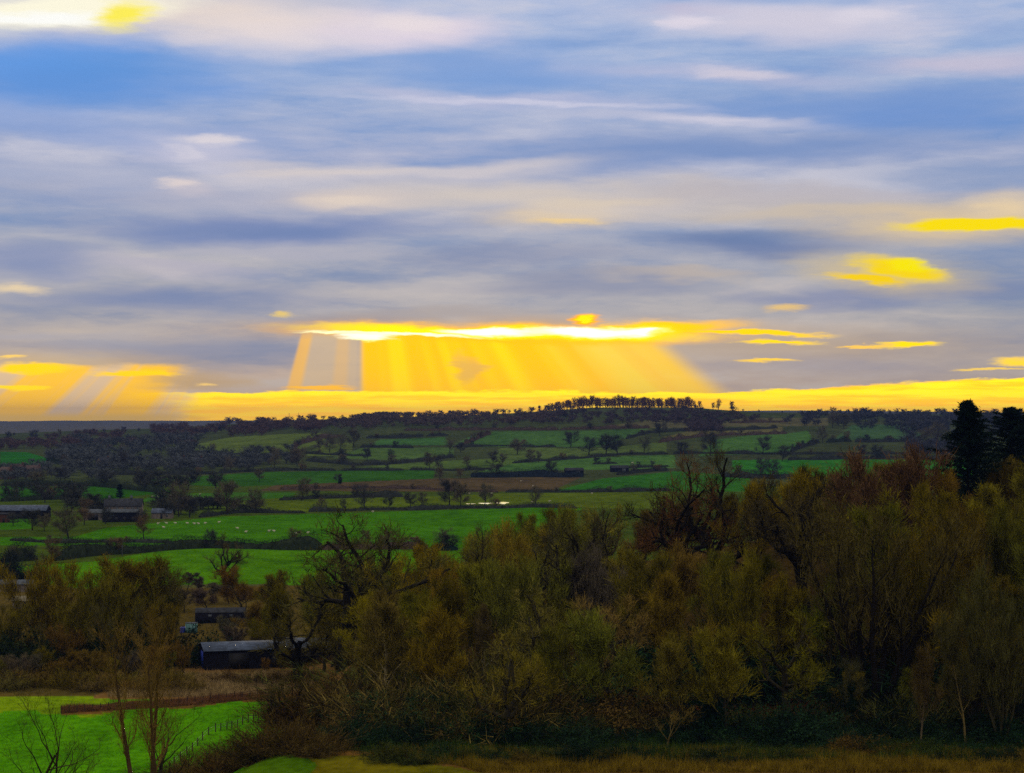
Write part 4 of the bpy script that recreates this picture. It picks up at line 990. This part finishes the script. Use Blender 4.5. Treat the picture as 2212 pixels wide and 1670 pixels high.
b = building('stable_range', 'dark stable range with pale sagging roof in front of the farmhouse', 262, 835, .06, 'stable')
gable(b, 15, 6, 4.2, 1.1, M['dark_wall'], M['pale'])
for x in (-5, -1.5, 2, 5.5): door(b, (x, -3.03, 1.1), 1.4, 2.2, M['black'])
b = building('hay_shed', 'pale-roofed hay shed left of the stable range', 207, 850, -.1, 'shed')
gable(b, 9, 6, 3.2, 1.4, M['stone_wall'], M['pale']); door(b, (0, -3.03, 1.3), 4.5, 2.6, M['black'])
b = building('cottage', 'low cottage with grey-green roof right of the stable range', 352, 868, 0, 'cottage')
gable(b, 9, 6, 2.6, 1.8, M['stone_wall'], M['metal_roof']); door(b, (0, -3.03, 1), .9, 2, M['black']); door(b, (2.5, -3.03, 1.4), 1.0, 1.0, M['glass'], 'window')
for i, (u, v, lab) in enumerate([(14, 1034, 'red-brick house at the far left edge under the green knoll'), (38, 1026, 'red-brick house with steep roof, second from left under the green knoll'), (72, 1030, 'red-brick house right of the steep-roofed one'),
                                 (386, 1008, 'pale cottage among the village trees'), (424, 1010, 'white-walled cottage in the village, left of the pale hill field'), (224, 1010, 'small house at the left of the village')]):
    p = hit(u, v); b = tag(empty('village_house', p, .3 * (i - 2)), lab, 'house', 'houses of the village on the left')
    red = i < 3
    r = gable(b, 11, 8, 5, 3.6, M['brick'] if red else M['pale'] if i == 4 else M['stone_wall'], M['tile_roof'] if red else M['old_roof'])
    mb = MB(); mb.box((4.6, 0, 8.8), (1, 1, 2)); mb.done('chimney', M['brick'], r)
    for x in (-3.5, 0, 3.5):
        for z in (1.5, 3.9): door(b, (x, -4.04, z), 1.1, 1.2, M['glass'], 'window')
# far farm roofs on the middle slope
for u, v, lab in [(1338, 1020, 'dark farm building with pale patch in the thick hedge'), (1240, 1026, 'pale-roofed shed inside the thick blue-black hedge')]:
    p = hit(u, v); b = tag(empty('field_barn', p, .1), lab, 'barn'); gable(b, 14, 8, 3.4, 2, M['dark_wall'], M['old_roof']); door(b, (3, -4.04, 1.5), 3, 3, M['pale'])

# masts and pole
for u, lab in [(625, 'left one of two thin masts on the skyline'), (645, 'right one of two thin masts on the skyline')]:
    p = spot(u, 3000); m_ = tag(empty('radio_mast', p), lab, 'mast')
    mb = MB(); hh = 17 / F * 3000
    tubes(mb, [[0, 0, 0]], [[0, 0, hh]], [.35], [.18], 6); mb.done('pole', M['steel'], m_)
    mb = MB(); mb.box((0, 0, hh * .8), (2.2, .3, .3)); mb.box((0, 0, hh * .93), (1.5, .3, .3)); mb.done('crossarm', M['steel'], m_)
p = hit(264, 1201); m_ = tag(empty('utility_pole', p), 'pale utility pole in front of the tall dark hedge', 'pole')
mb = MB(); tubes(mb, [[0, 0, -.3]], [[0, 0, 3.5]], [.13], [.11], 8); mb.done('pole', M['pale'], m_)
mb = MB(); mb.box((0, 0, 3.2), (1.1, .1, .1)); mb.done('crossarm', M['pale'], m_)

# ------------------------------------------------------------------ puddles catching the low sky
wm = bpy.data.materials.new('standing_water'); wm.use_nodes = True
bb = wm.node_tree.nodes['Principled BSDF']; bb.inputs['Base Color'].default_value = (.25, .2, .12, 1); bb.inputs['Roughness'].default_value = .03; bb.inputs['Metallic'].default_value = 1.0
for u0, u1, v, t, lab in [(1007, 1027, 1089, 1.2, 'faint flooded streak left of the white one'), (1034, 1063, 1088, 2.4, 'long pale flooded streak in the yellow-green strip'), (1070, 1098, 1087, 4.6, 'bright orange flooded patch in the yellow-green strip')]:
    a = hit(u0, v); c = hit(u1, v); cx = (a + c) / 2; rx = (c.x - a.x) / 2; ry = t * cx.y * cx.y / (F * CZ) / 2
    n = 36; an = np.arange(n) / n * 2 * math.pi; rr = 1 + .15 * np.sin(3 * an) + .12 * np.sin(5 * an + 1)
    V = np.stack([rx * np.cos(an) * rr, ry * np.sin(an) * rr, np.full(n, .0)], 1); V = np.concatenate([V, [[0, 0, 0]]])
    zz = max(H(cx.x + q[0], cx.y + q[1]) for q in V[::6]) + .06
    f = [[i, (i + 1) % n, n] for i in range(n)]
    o = mk('puddle', V, [f], wm, None, (cx.x, cx.y, float(zz))); tag(o, lab, 'puddle', None, 'structure')

# ------------------------------------------------------------------ sheep
def sheep_mesh():
    me = bpy.data.meshes.new('sheep'); o = bpy.data.objects.new('sheep', me); COL.objects.link(o)
    V = [(0, 0, .62), (-.28, 0, .66), (.28, 0, .66), (.52, 0, .78), (.68, 0, .93), (.86, 0, .84), (-.45, 0, .6), (-.5, 0, .45)]
    E = [(0, 1), (0, 2), (2, 3), (3, 4), (4, 5), (1, 6), (6, 7)]; R = [.27, .27, .25, .15, .11, .06, .1, .04]
    for sx, b_ in ((.27, 2), (-.29, 1)):
        for sy in (-.13, .13):
            i = len(V); V += [(sx, sy, .42), (sx + .02, sy, .22), (sx, sy, .02)]; E += [(b_, i), (i, i + 1), (i + 1, i + 2)]; R += [.09, .04, .035]
    for sy in (-.1, .1):
        i = len(V); V += [(.66, sy * 1.3, .95)]; E += [(4, i)]; R += [.03]
    me.from_pydata(V, E, []); o.modifiers.new('skin', 'SKIN')
    if not me.skin_vertices: 
        pass
    for i, r in enumerate(R): me.skin_vertices[0].data[i].radius = (r, r)
    me.skin_vertices[0].data[0].use_root = True
    s = o.modifiers.new('sub', 'SUBSURF'); s.levels = 1; s.render_levels = 1
    dg = bpy.context.evaluated_depsgraph_get(); m2 = bpy.data.meshes.new_from_object(o.evaluated_get(dg))
    bpy.data.objects.remove(o); m2.materials.clear(); m2.materials.append(M['fleece']); return m2
try: SM = sheep_mesh()
except Exception as e:
    print('sheep', e)
    mb = MB(); tubes(mb, [[-.5, 0, .65], [-.3, 0, .65], [.3, 0, .65], [.5, 0, .8]], [[-.3, 0, .65], [.3, 0, .65], [.5, 0, .8], [.85, 0, .85]], [.05, .3, .3, .15], [.3, .3, .15, .05], 10)
    tubes(mb, [[x, y, .5] for x in (-.28, .28) for y in (-.13, .13)], [[x, y, 0] for x in (-.28, .28) for y in (-.13, .13)], [.06] * 4, [.04] * 4, 6)
    t_ = mb.done('sheep', M['fleece']); SM = t_.data; bpy.data.objects.remove(t_)
SP = [(341, 1134, 'nearest the farm wall'), (360, 1133, 'second from the farm in the upper file'), (354, 1142, 'standing apart below the upper file'), (379, 1133, 'third in the upper file'), (405, 1133, 'fourth in the upper file'),
      (420, 1134, 'fifth in the upper file'), (429, 1134, 'close behind the fifth in the upper file'), (443, 1133, 'sixth in the upper file'), (473, 1131, 'last on the right of the upper file'), (513, 1144, 'in the middle of the pasture below the file'),
      (531, 1152, 'lower down by the tall hedge'), (581, 1150, 'left one of a pair by the tall hedge'), (592, 1150, 'right one of a pair by the tall hedge'), (665, 1154, 'by the tall hedge left of the sprawling oak'), (640, 1155, 'second by the tall hedge left of the sprawling oak'),
      (432, 1070, 'in the field beyond the farm, right of the tall tree'), (341, 1075, 'right one of two beyond the farmhouse'), (330, 1075, 'left one of two beyond the farmhouse'), (1014, 1068, 'leftmost above the puddles'), (1037, 1069, 'second above the puddles'),
      (1062, 1068, 'third above the puddles'), (1149, 1087, 'near the thick-trunked tree right of the puddles'), (1187, 1085, 'furthest right on the yellow-green strip'), (1125, 1041, 'on the ploughed field'), (1151, 1052, 'at the lower edge of the ploughed field'),
      (805, 1108, 'alone under the strip hedge'), (1366, 1002, 'alone on the pale upper pasture'), (1278, 1068, 'under the hedge right of the plough')]
for u, v, lab in SP:
    p = hit(u, v); o = bpy.data.objects.new('sheep', SM); COL.objects.link(o); o.location = p; o.rotation_euler = (0, 0, random.choice([0, math.pi]) + random.uniform(-.5, .5))
    o.scale = (1.05,) * 3 if v > 1010 else (1.6,) * 3
    tag(o, 'white sheep ' + lab, 'sheep', 'sheep grazing in the valley')

for pz in PROTOS + PROTO['beech']:
    for ch in list(pz.children): bpy.data.objects.remove(ch)
    bpy.data.objects.remove(pz)

# ------------------------------------------------------------------ haze
mb = MB(); mb.box((0, 4000, 48), (13000, 11400, 106))
hz = mb.done('haze', None); hz.data.materials.clear()
hm = bpy.data.materials.new('haze'); hm.use_nodes = True; nt = hm.node_tree; nt.nodes.remove(nt.nodes['Principled BSDF'])
pv = nt.nodes.new('ShaderNodeVolumePrincipled'); pv.inputs['Density'].default_value = 8e-5; pv.inputs['Color'].default_value = (.065, .12, .34, 1); pv.inputs['Anisotropy'].default_value = 0.0
nt.links.new(pv.outputs[0], nt.nodes['Material Output'].inputs['Volume']); hz.data.materials.append(hm)
tag(hz, 'thin blue haze lying over the valley and far ridges', 'haze', None, 'stuff')

# ------------------------------------------------------------------ sky
def azel(u, v):
    d = ray(u, v); return math.degrees(math.atan2(d[0], d[1])), math.degrees(math.atan2(d[2], math.hypot(d[0], d[1])))
W = bpy.data.worlds.new('World'); S.world = W; W.use_nodes = True
nt = W.node_tree; N = nt.nodes; L = nt.links; N.clear()
def nd(t, **k):
    n = N.new(t)
    for a, b in k.items(): setattr(n, a, b)
    return n
def setin(n, i, v):
    if v is None: return
    if isinstance(v, bpy.types.NodeSocket): L.new(v, n.inputs[i])
    else: n.inputs[i].default_value = v
def mth(op, a, b=None, c=None, clamp=False):
    n = nd('ShaderNodeMath', operation=op, use_clamp=clamp); setin(n, 0, a); setin(n, 1, b); setin(n, 2, c); return n.outputs[0]
def vm(op, a, b=None, c=None):
    n = nd('ShaderNodeVectorMath', operation=op); setin(n, 0, a); setin(n, 1, b); setin(n, 2, c); return n
def mr(x, a, b, c=0, d=1, smooth=True):
    n = nd('ShaderNodeMapRange', interpolation_type='SMOOTHSTEP' if smooth else 'LINEAR'); setin(n, 0, x); setin(n, 1, a); setin(n, 2, b); setin(n, 3, c); setin(n, 4, d); return n.outputs[0]
def mix(f, a, b, mode='MIX'):
    n = nd('ShaderNodeMix', data_type='RGBA', blend_type=mode); setin(n, 0, f); setin(n, 6, a if isinstance(a, bpy.types.NodeSocket) else (*a, 1)); setin(n, 7, b if isinstance(b, bpy.types.NodeSocket) else (*b, 1)); return n.outputs[2]
def lin(r, g, b): return tuple(((c / 255) / 12.92 if c <= 10 else ((c / 255 + .055) / 1.055) ** 2.4) for c in (r, g, b))
def noise(vec, sc, det, rough=.5, dist=0):
    n = nd('ShaderNodeTexNoise'); setin(n, 'Vector', vec); n.inputs['Scale'].default_value = sc; n.inputs['Detail'].default_value = det; n.inputs['Roughness'].default_value = rough; n.inputs['Distortion'].default_value = dist; return n
tc = nd('ShaderNodeTexCoord'); sx = nd('ShaderNodeSeparateXYZ'); L.new(tc.outputs['Generated'], sx.inputs[0])
X_, Y_, Z_ = sx.outputs
az = mth('MULTIPLY', mth('ARCTAN2', X_, Y_), 57.2958); el = mth('MULTIPLY', mth('ARCSINE', Z_), 57.2958)
cb = nd('ShaderNodeCombineXYZ'); L.new(az, cb.inputs[0]); L.new(el, cb.inputs[1]); P0 = cb.outputs[0]
# cloud-deck plane coordinates
zz = mth('ADD', mth('MAXIMUM', Z_, 0), .045)
cd = nd('ShaderNodeCombineXYZ'); L.new(mth('DIVIDE', X_, zz), cd.inputs[0]); L.new(mth('DIVIDE', Y_, zz), cd.inputs[1]); PL = cd.outputs[0]
def mapped(v, loc=(0, 0, 0), rot=0, sc=(1, 1, 1), typ='POINT'):
    n = nd('ShaderNodeMapping', vector_type=typ); L.new(v, n.inputs[0]); n.inputs[1].default_value = loc; n.inputs[2].default_value = (0, 0, rot); n.inputs[3].default_value = sc; return n.outputs[0]
dz = noise(mapped(P0, sc=(.16, .75, 1)), 1.0, 4, .55)
def warp(nz_, ax, ay):      # pushes az/el about with the noise (kept free of implicit socket conversions)
    sc_ = nd('ShaderNodeSeparateColor'); L.new(nz_.outputs['Color'], sc_.inputs[0]); c_ = nd('ShaderNodeCombineXYZ')
    L.new(mth('MULTIPLY_ADD', sc_.outputs[0], ax, mth('SUBTRACT', az, ax / 2)), c_.inputs[0]); L.new(mth('MULTIPLY_ADD', sc_.outputs[1], ay, mth('SUBTRACT', el, ay / 2)), c_.inputs[1]); return c_.outputs[0]
PD = warp(dz, 6.5, 1.5)
dz2 = noise(mapped(P0, loc=(3, 9, 0), sc=(.5, 2.6, 1)), 1.0, 6, .64)
PS = warp(dz2, 2.2, .48)
sky = nd('ShaderNodeTexSky', sky_type='NISHITA', sun_disc=False)
saz, sel = azel(780, 225)
sky.sun_elevation = math.radians(sel); sky.sun_rotation = math.radians(saz); sky.sun_intensity = 1
nish = mix(1.0, sky.outputs[0], (.10, .10, .10), 'MULTIPLY')
# base cloud colour by elevation
ramp = nd('ShaderNodeValToRGB'); L.new(mr(el, 0, 13, 0, 1, False), ramp.inputs[0])
stops = [(0, (180, 160, 146)), (.10, (172, 160, 156)), (.25, (158, 162, 174)), (.42, (154, 164, 188)), (.6, (152, 166, 202)), (.8, (150, 174, 214)), (1, (164, 182, 220))]
e = ramp.color_ramp.elements
while len(e) < len(stops): e.new(.5)
for q, (p_, c) in zip(e, stops): q.position = p_; q.color = (*lin(*c), 1)
col = mix(.025, ramp.outputs[0], nish)
# streaky billows
b1 = noise(mapped(P0, loc=(11, 3, 0), rot=.03, sc=(.09, .50, 1)), 1, 5, .52).outputs['Fac']
b2 = noise(mapped(PS, loc=(5, 31, 0), rot=-.03, sc=(.24, 1.5, 1)), 1, 5, .6).outputs['Fac']
b3 = noise(mapped(PL, sc=(.55, .22, 1)), 1, 4, .5).outputs['Fac']
bb_ = mth('ADD', mth('ADD', mth('MULTIPLY', b1, .5), mth('MULTIPLY', b2, .32)), mth('MULTIPLY', b3, .18))
dark = mix(mr(el, 1, 10), lin(122, 136, 166), lin(106, 148, 206)); light = mix(mr(el, 2, 9), lin(206, 194, 184), lin(206, 206, 220))
col = mix(mth('MULTIPLY', mr(bb_, .53, .36), .8), col, dark)
col = mix(mth('MULTIPLY', mr(bb_, .49, .62), .75), col, light)
def blob(col, u, v, ru, rv, rot, c, s=1.0, soft=1.0, vec=None, inner=None):
    a, e_ = azel(u, v); k = 57.2958 / F
    # tied to the colour so far: keeps the shader's working set small
    m = mapped(vm('MULTIPLY_ADD', col, (1e-9, 1e-9, 0), vec or PD).outputs[0], (a, e_, 0), math.radians(-rot), (ru * k, rv * k, 1), 'TEXTURE')
    ln_ = vm('LENGTH', m).outputs['Value']
    f = mr(ln_, 1.0 + soft * .35, max(0, 1.0 - soft), 0, s)
    return mix(f, col, lin(*c))
B = [ # u, v, ru, rv, rot, colour, strength
    (120, 175, 430, 105, -4, (100, 150, 218), 1), (60, 120, 330, 50, -6, (98, 154, 226), .8), (1060, 150, 520, 62, 3, (120, 158, 215), .85), (1900, 225, 480, 42, -2, (118, 152, 208), .85), (1980, 255, 330, 34, 0, (106, 146, 208), .7),
    (1500, 335, 640, 48, -2, (118, 146, 196), .85), (560, 492, 420, 40, 0, (116, 136, 184), .85), (1640, 525, 300, 34, 0, (112, 130, 172), .85),
    (260, 290, 420, 36, 3, (138, 162, 210), .7), (350, 640, 420, 40, 0, (122, 138, 178), .75), (1900, 630, 380, 30, 0, (126, 138, 176), .75), (420, 765, 300, 40, 0, (138, 146, 172), .7), (60, 555, 260, 40, 0, (128, 144, 186), .7),
    (1250, 610, 330, 26, 0, (140, 146, 172), .6), (2100, 370, 260, 40, 0, (134, 156, 196), .5), (1100, 560, 300, 24, 0, (138, 146, 176), .5), (1750, 790, 300, 30, 0, (164, 158, 168), .5),
    (820, 62, 280, 46, 0, (226, 214, 226), .9), (560, 70, 220, 60, 0, (232, 220, 222), .85), (1720, 48, 420, 46, 2, (214, 208, 222), .85), (2080, 140, 330, 30, 2, (200, 192, 212), .7), (1560, 165, 260, 28, 5, (196, 194, 216), .6),
    (1080, 218, 420, 20, 3, (190, 192, 218), .7), (420, 330, 190, 40, 8, (202, 200, 218), .75), (380, 398, 90, 20, 0, (222, 208, 208), .7), (1450, 262, 330, 15, 3, (192, 194, 216), .7),
    (900, 368, 480, 24, -2, (212, 204, 206), .85), (1150, 425, 560, 42, 0, (214, 202, 192), .9), (740, 436, 180, 24, 0, (222, 206, 194), .85), (1800, 452, 420, 28, 0, (208, 192, 172), .85), (1700, 420, 500, 20, 0, (186, 178, 182), .6),
    (420, 570, 200, 20, 8, (184, 180, 196), .6), (650, 540, 260, 14, 0, (176, 176, 192), .6), (400, 420, 460, 40, 0, (172, 174, 196), .5), (150, 380, 260, 30, 0, (176, 182, 206), .6), (1480, 590, 220, 14, 0, (204, 186, 166), .6), (900, 690, 420, 22, 0, (176, 164, 160), .6), (150, 725, 160, 14, 0, (182, 176, 180), .7)]
for q in B: col = blob(col, *q, .85)
WM = [ # warm glows and openings, crisper
    (1190, 468, 190, 26, 0, (232, 208, 172), .75, 1.0), (1230, 478, 90, 8, 0, (250, 214, 140), .7, 1.0),
    (330, 20, 520, 70, -3, (238, 220, 205), .8, 1.0), (130, 22, 300, 42, -6, (255, 250, 225), 1, .6), (60, 40, 200, 16, -3, (255, 255, 250), 1, .7), (268, 32, 75, 32, -14, (255, 240, 90), 1, .8), (1480, 18, 100, 14, 0, (200, 190, 212), .5, 1),
    (2050, 487, 330, 46, 0, (236, 206, 150), .8, 1.0), (2190, 445, 130, 36, 0, (244, 216, 168), .75, 1.0), (1920, 590, 220, 46, 6, (226, 200, 140), .8, 1.0),
    (1700, 668, 60, 9, 0, (248, 206, 120), .8, .8), (600, 676, 34, 8, 0, (250, 214, 110), .8, .8), (30, 625, 80, 12, 0, (248, 222, 176), .8, .9), (1100, 712, 620, 30, 0, (232, 178, 100), .6, 1.0), (1700, 745, 520, 40, 0, (198, 168, 130), .5, 1.0),
    (120, 790, 330, 34, 0, (222, 184, 120), .6, 1.0), (150, 712, 90, 10, 0, (206, 190, 174), .6, 1)]
for q in [(1120, 222, 400, 8, 2, (206, 206, 226), .8, .9), (455, 304, 70, 15, 0, (226, 218, 222), .85, .8), (395, 330, 40, 16, 20, (214, 210, 222), .7, .8), (1590, 158, 120, 14, 6, (212, 206, 220), .8, .8), (1480, 46, 60, 22, 0, (226, 218, 230), .8, .8), (1880, 30, 110, 24, 0, (222, 216, 228), .8, .8), (880, 52, 130, 26, 0, (236, 224, 226), .8, .8), (1540, 258, 160, 10, 4, (210, 208, 224), .75, .8),
          (740, 434, 110, 14, 0, (228, 212, 198), .8, .8), (385, 392, 50, 14, 0, (228, 214, 210), .8, .8), (360, 590, 80, 14, 15, (196, 190, 196), .7, .8), (700, 372, 240, 9, -2, (216, 206, 204), .7, .8), (1280, 438, 180, 12, 0, (222, 206, 186), .7, .8), (1640, 510, 240, 18, 0, (104, 128, 172), .6, .9), (600, 505, 260, 16, 0, (112, 134, 180), .6, .9), (300, 140, 240, 40, -4, (96, 150, 218), .5, .9)]:
    col = blob(col, q[0], q[1], q[2], q[3], q[4], q[5], q[6], q[7], PS)
for q in WM: col = blob(col, q[0], q[1], q[2], q[3], q[4], q[5], q[6], q[7], PS)
# rays fan out from the hidden sun
de = mth('SUBTRACT', sel, el); da = mth('SUBTRACT', az, saz)
th = mth('MULTIPLY', mth('ARCTAN2', da, de), 57.2958)
thv = nd('ShaderNodeCombineXYZ'); L.new(th, thv.inputs[0]); L.new(mth('MULTIPLY', el, .25), thv.inputs[1])
rn = noise(thv.outputs[0], .10, 3, .5).outputs['Fac']; rn2 = noise(thv.outputs[0], .42, 3, .5).outputs['Fac']; rn3 = noise(thv.outputs[0], .19, 2, .4).outputs['Fac']
spx = nd('ShaderNodeSeparateXYZ'); L.new(PS, spx.inputs[0]); elS = spx.outputs[1]; azS = spx.outputs[0]
E = lambda v: azel(1106, v)[1]
OR = (1.3, .69, 0); YL = (1.1, .72, 0)
def area(a, b, s=1): return mth('MULTIPLY', a, b)
# main shaft area
def band(x, a0, a1, b0, b1): return mth('MULTIPLY', mr(x, a0, a1), mr(x, b1, b0))
m1 = mth('MULTIPLY', band(th, -.8, .8, 50, 53), mr(elS, E(705), E(730)))
m1 = mth('MULTIPLY', m1, mr(mth('MULTIPLY_ADD', rn3, 26, th), 64, 46, .8, 1))
col = mix(m1, col, mix(mr(rn3, .40, .66, 0, .8), OR, (1.3, .90, 0)))
# fainter shafts at its left side
m2 = mth('MULTIPLY', band(th, -15.5, -11.5, -1.5, 1.5), mr(elS, E(715), E(735)))
col = mix(mth('MULTIPLY', m2, .75), col, (.76, .55, .32))
m3 = mth('MULTIPLY', mth('MAXIMUM', band(th, -15, -14, -12.6, -11.2), mth('MULTIPLY', band(th, -6.5, -5, -3.6, -2), .4)), mr(elS, E(715), E(735))); col = mix(mth('MULTIPLY', m3, .75), col, (1.1, .58, .08))
# a peach gap inside
col = blob(col, 1010, 800, 34, 40, -25, (246, 192, 96), .75, .7, PS)
# orange band along the horizon
azn = mth('DIVIDE', azS, 15)
top = mth('ADD', E(846), mth('MULTIPLY', mr(azS, 6, 14), E(822) - E(846)))
bm = mth('MULTIPLY', mr(mth('SUBTRACT', top, elS), -.03, .05), mr(azS, azel(250, 850)[0], azel(330, 850)[0]))
fine = noise(mapped(P0, sc=(.45, 7, 1)), 1, 4, .55).outputs['Fac']
bcol = mix(mr(fine, .40, .60), (1.75, .90, 0), (1.75, 1.22, 0))
bcol = mix(mr(el, .9, 0, 0, .5), bcol, (1.8, .92, .0))
col = mix(bm, col, bcol)
col = mix(mth('MULTIPLY', mth('MULTIPLY', band(elS, E(858), E(852), E(846), E(840)), bm), .7), col, (1.6, 1.25, 0))
# left sky: yellow seen between slanting grey shafts
lm = mth('MULTIPLY', mr(azS, azel(470, 850)[0], azel(330, 850)[0]), mr(elS, E(786), E(802)))
ry = mr(mth('ADD', mth('MULTIPLY', rn, .75), mth('MULTIPLY', rn2, .25)), .46, .53)
col = mix(mth('MULTIPLY', lm, .9), col, mix(ry, (.92, .64, .36), (1.35, .72, 0)))
col = blob(col, 430, 822, 130, 20, 0, (206, 172, 124), .8, .8, PS)
col = mix(mth('MULTIPLY', mr(azS, azel(470, 850)[0], azel(300, 850)[0]), band(el, -1, -.5, .02, .25)), col, lin(255, 204, 90))
YB_ = [ # crisp openings: u,v,ru,rv,rot,colour,strength,soft
    (2110, 486, 190, 15, 0, (255, 226, 10), 1, .45), (1945, 582, 118, 27, 10, (255, 220, 20), 1, .55), (1870, 604, 90, 10, 8, (255, 214, 20), 1, .6), (1960, 572, 70, 16, 5, (255, 238, 0), .9, .6),
    (1090, 720, 500, 24, 1.2, (255, 186, 0), 1, .6), (1400, 712, 220, 22, -3, (255, 190, 0), 1, .7), (1380, 712, 150, 18, -3, (255, 200, 0), 1, .5), (1268, 690, 40, 11, 0, (255, 170, 0), 1, .6), (1268, 688, 20, 6, 0, (255, 225, 0), 1, .6), (1620, 719, 180, 6, 2, (255, 204, 0), 1, .6), (1680, 739, 90, 6, 0, (255, 210, 0), 1, .6), (1965, 744, 84, 7, 0, (255, 214, 0), 1, .6), (1850, 746, 60, 4, 0, (255, 200, 60), .8, .6),
    (1655, 780, 74, 5, 0, (255, 206, 40), .9, .7), (2190, 782, 60, 10, 4, (255, 210, 40), .95, .7), (2140, 798, 70, 4, 0, (250, 206, 70), .8, .7),
    (70, 796, 110, 12, -2, (255, 208, 0), 1, .5), (290, 808, 100, 7, 0, (255, 206, 0), 1, .5), (45, 838, 70, 8, 0, (255, 216, 0), 1, .5), (20, 775, 40, 5, 0, (250, 205, 90), .8, .7), (450, 827, 30, 4, 0, (250, 206, 110), .7, .7), (690, 838, 90, 6, 0, (255, 186, 10), .9, .6),
    (1080, 718, 440, 14, 1.5, (255, 232, 0), 1, .55), (1330, 715, 130, 14, 0, (255, 238, 30), 1, .55), (800, 731, 40, 9, 0, (255, 248, 120), 1, .6),
    (1050, 716, 120, 9, 2, (255, 255, 235), 1, .6), (1280, 716, 150, 13, 0, (255, 255, 240), 1, .6), (800, 729, 60, 9, 0, (255, 255, 225), 1, .6), (860, 722, 190, 5, 2, (255, 255, 210), 1, .6), (1390, 714, 30, 7, 0, (255, 255, 245), 1, .6), (740, 719, 80, 4, 0, (255, 252, 190), .9, .6)]
def hot(c, k): return tuple(255 * (max(0, x) / 255 * k ** (1 / 2.2)) for x in c)
for q in YB_: col = blob(col, q[0], q[1], q[2], q[3], q[4], hot(q[5], 1.35 if q[1] > 650 else 1.0), q[6], q[7], PS)
# the overcast overhead is brighter than the strip by the horizon; behind the viewer it is plain cloud
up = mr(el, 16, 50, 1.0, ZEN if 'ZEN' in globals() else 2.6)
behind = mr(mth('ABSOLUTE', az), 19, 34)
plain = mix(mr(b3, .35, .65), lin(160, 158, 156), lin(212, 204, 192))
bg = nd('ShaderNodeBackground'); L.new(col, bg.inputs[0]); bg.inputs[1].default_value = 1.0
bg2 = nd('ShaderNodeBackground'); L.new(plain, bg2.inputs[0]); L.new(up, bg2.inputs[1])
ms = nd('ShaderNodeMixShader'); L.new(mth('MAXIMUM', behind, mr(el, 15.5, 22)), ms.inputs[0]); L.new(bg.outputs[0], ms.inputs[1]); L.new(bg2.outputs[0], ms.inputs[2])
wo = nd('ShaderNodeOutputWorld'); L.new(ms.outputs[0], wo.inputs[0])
W.cycles.sampling_method = 'MANUAL'; W.cycles.sample_map_resolution = 512

# ------------------------------------------------------------------ sun (behind cloud)
sl = bpy.data.lights.new('sun', 'SUN'); sl.energy = .8; sl.angle = math.radians(12); sl.color = (1, .80, .5)
so = bpy.data.objects.new('sun', sl); COL.objects.link(so)
dd = Vector((math.sin(math.radians(saz)) * math.cos(math.radians(sel)), math.cos(math.radians(saz)) * math.cos(math.radians(sel)), math.sin(math.radians(sel))))
so.rotation_euler = dd.to_track_quat('Z', 'Y').to_euler()

# ------------------------------------------------------------------ camera and render
cam = bpy.data.cameras.new('camera'); co = bpy.data.objects.new('camera', cam); COL.objects.link(co)
co.location = (0, 0, CZ); co.rotation_euler = (math.pi / 2 + PITCH, 0, 0)
cam.sensor_width = 36; cam.lens = 36 * F / 2212; cam.clip_start = .5; cam.clip_end = 30000
S.camera = co
S.view_settings.view_transform = 'Standard'; S.view_settings.look = 'None'; S.view_settings.exposure = 0; S.view_settings.gamma = 1
c = S.cycles
c.use_denoising = False
try: c.denoiser = 'OPENIMAGEDENOISE'; c.adaptive_min_samples = 40; c.denoising_input_passes = 'RGB_ALBEDO_NORMAL'; c.denoising_prefilter = 'ACCURATE'
except Exception: pass
c.max_bounces = 3; c.diffuse_bounces = 1; c.glossy_bounces = 2; c.volume_bounces = 0; c.transmission_bounces = 2; c.transparent_max_bounces = 4
c.use_adaptive_sampling = True; c.adaptive_threshold = .01
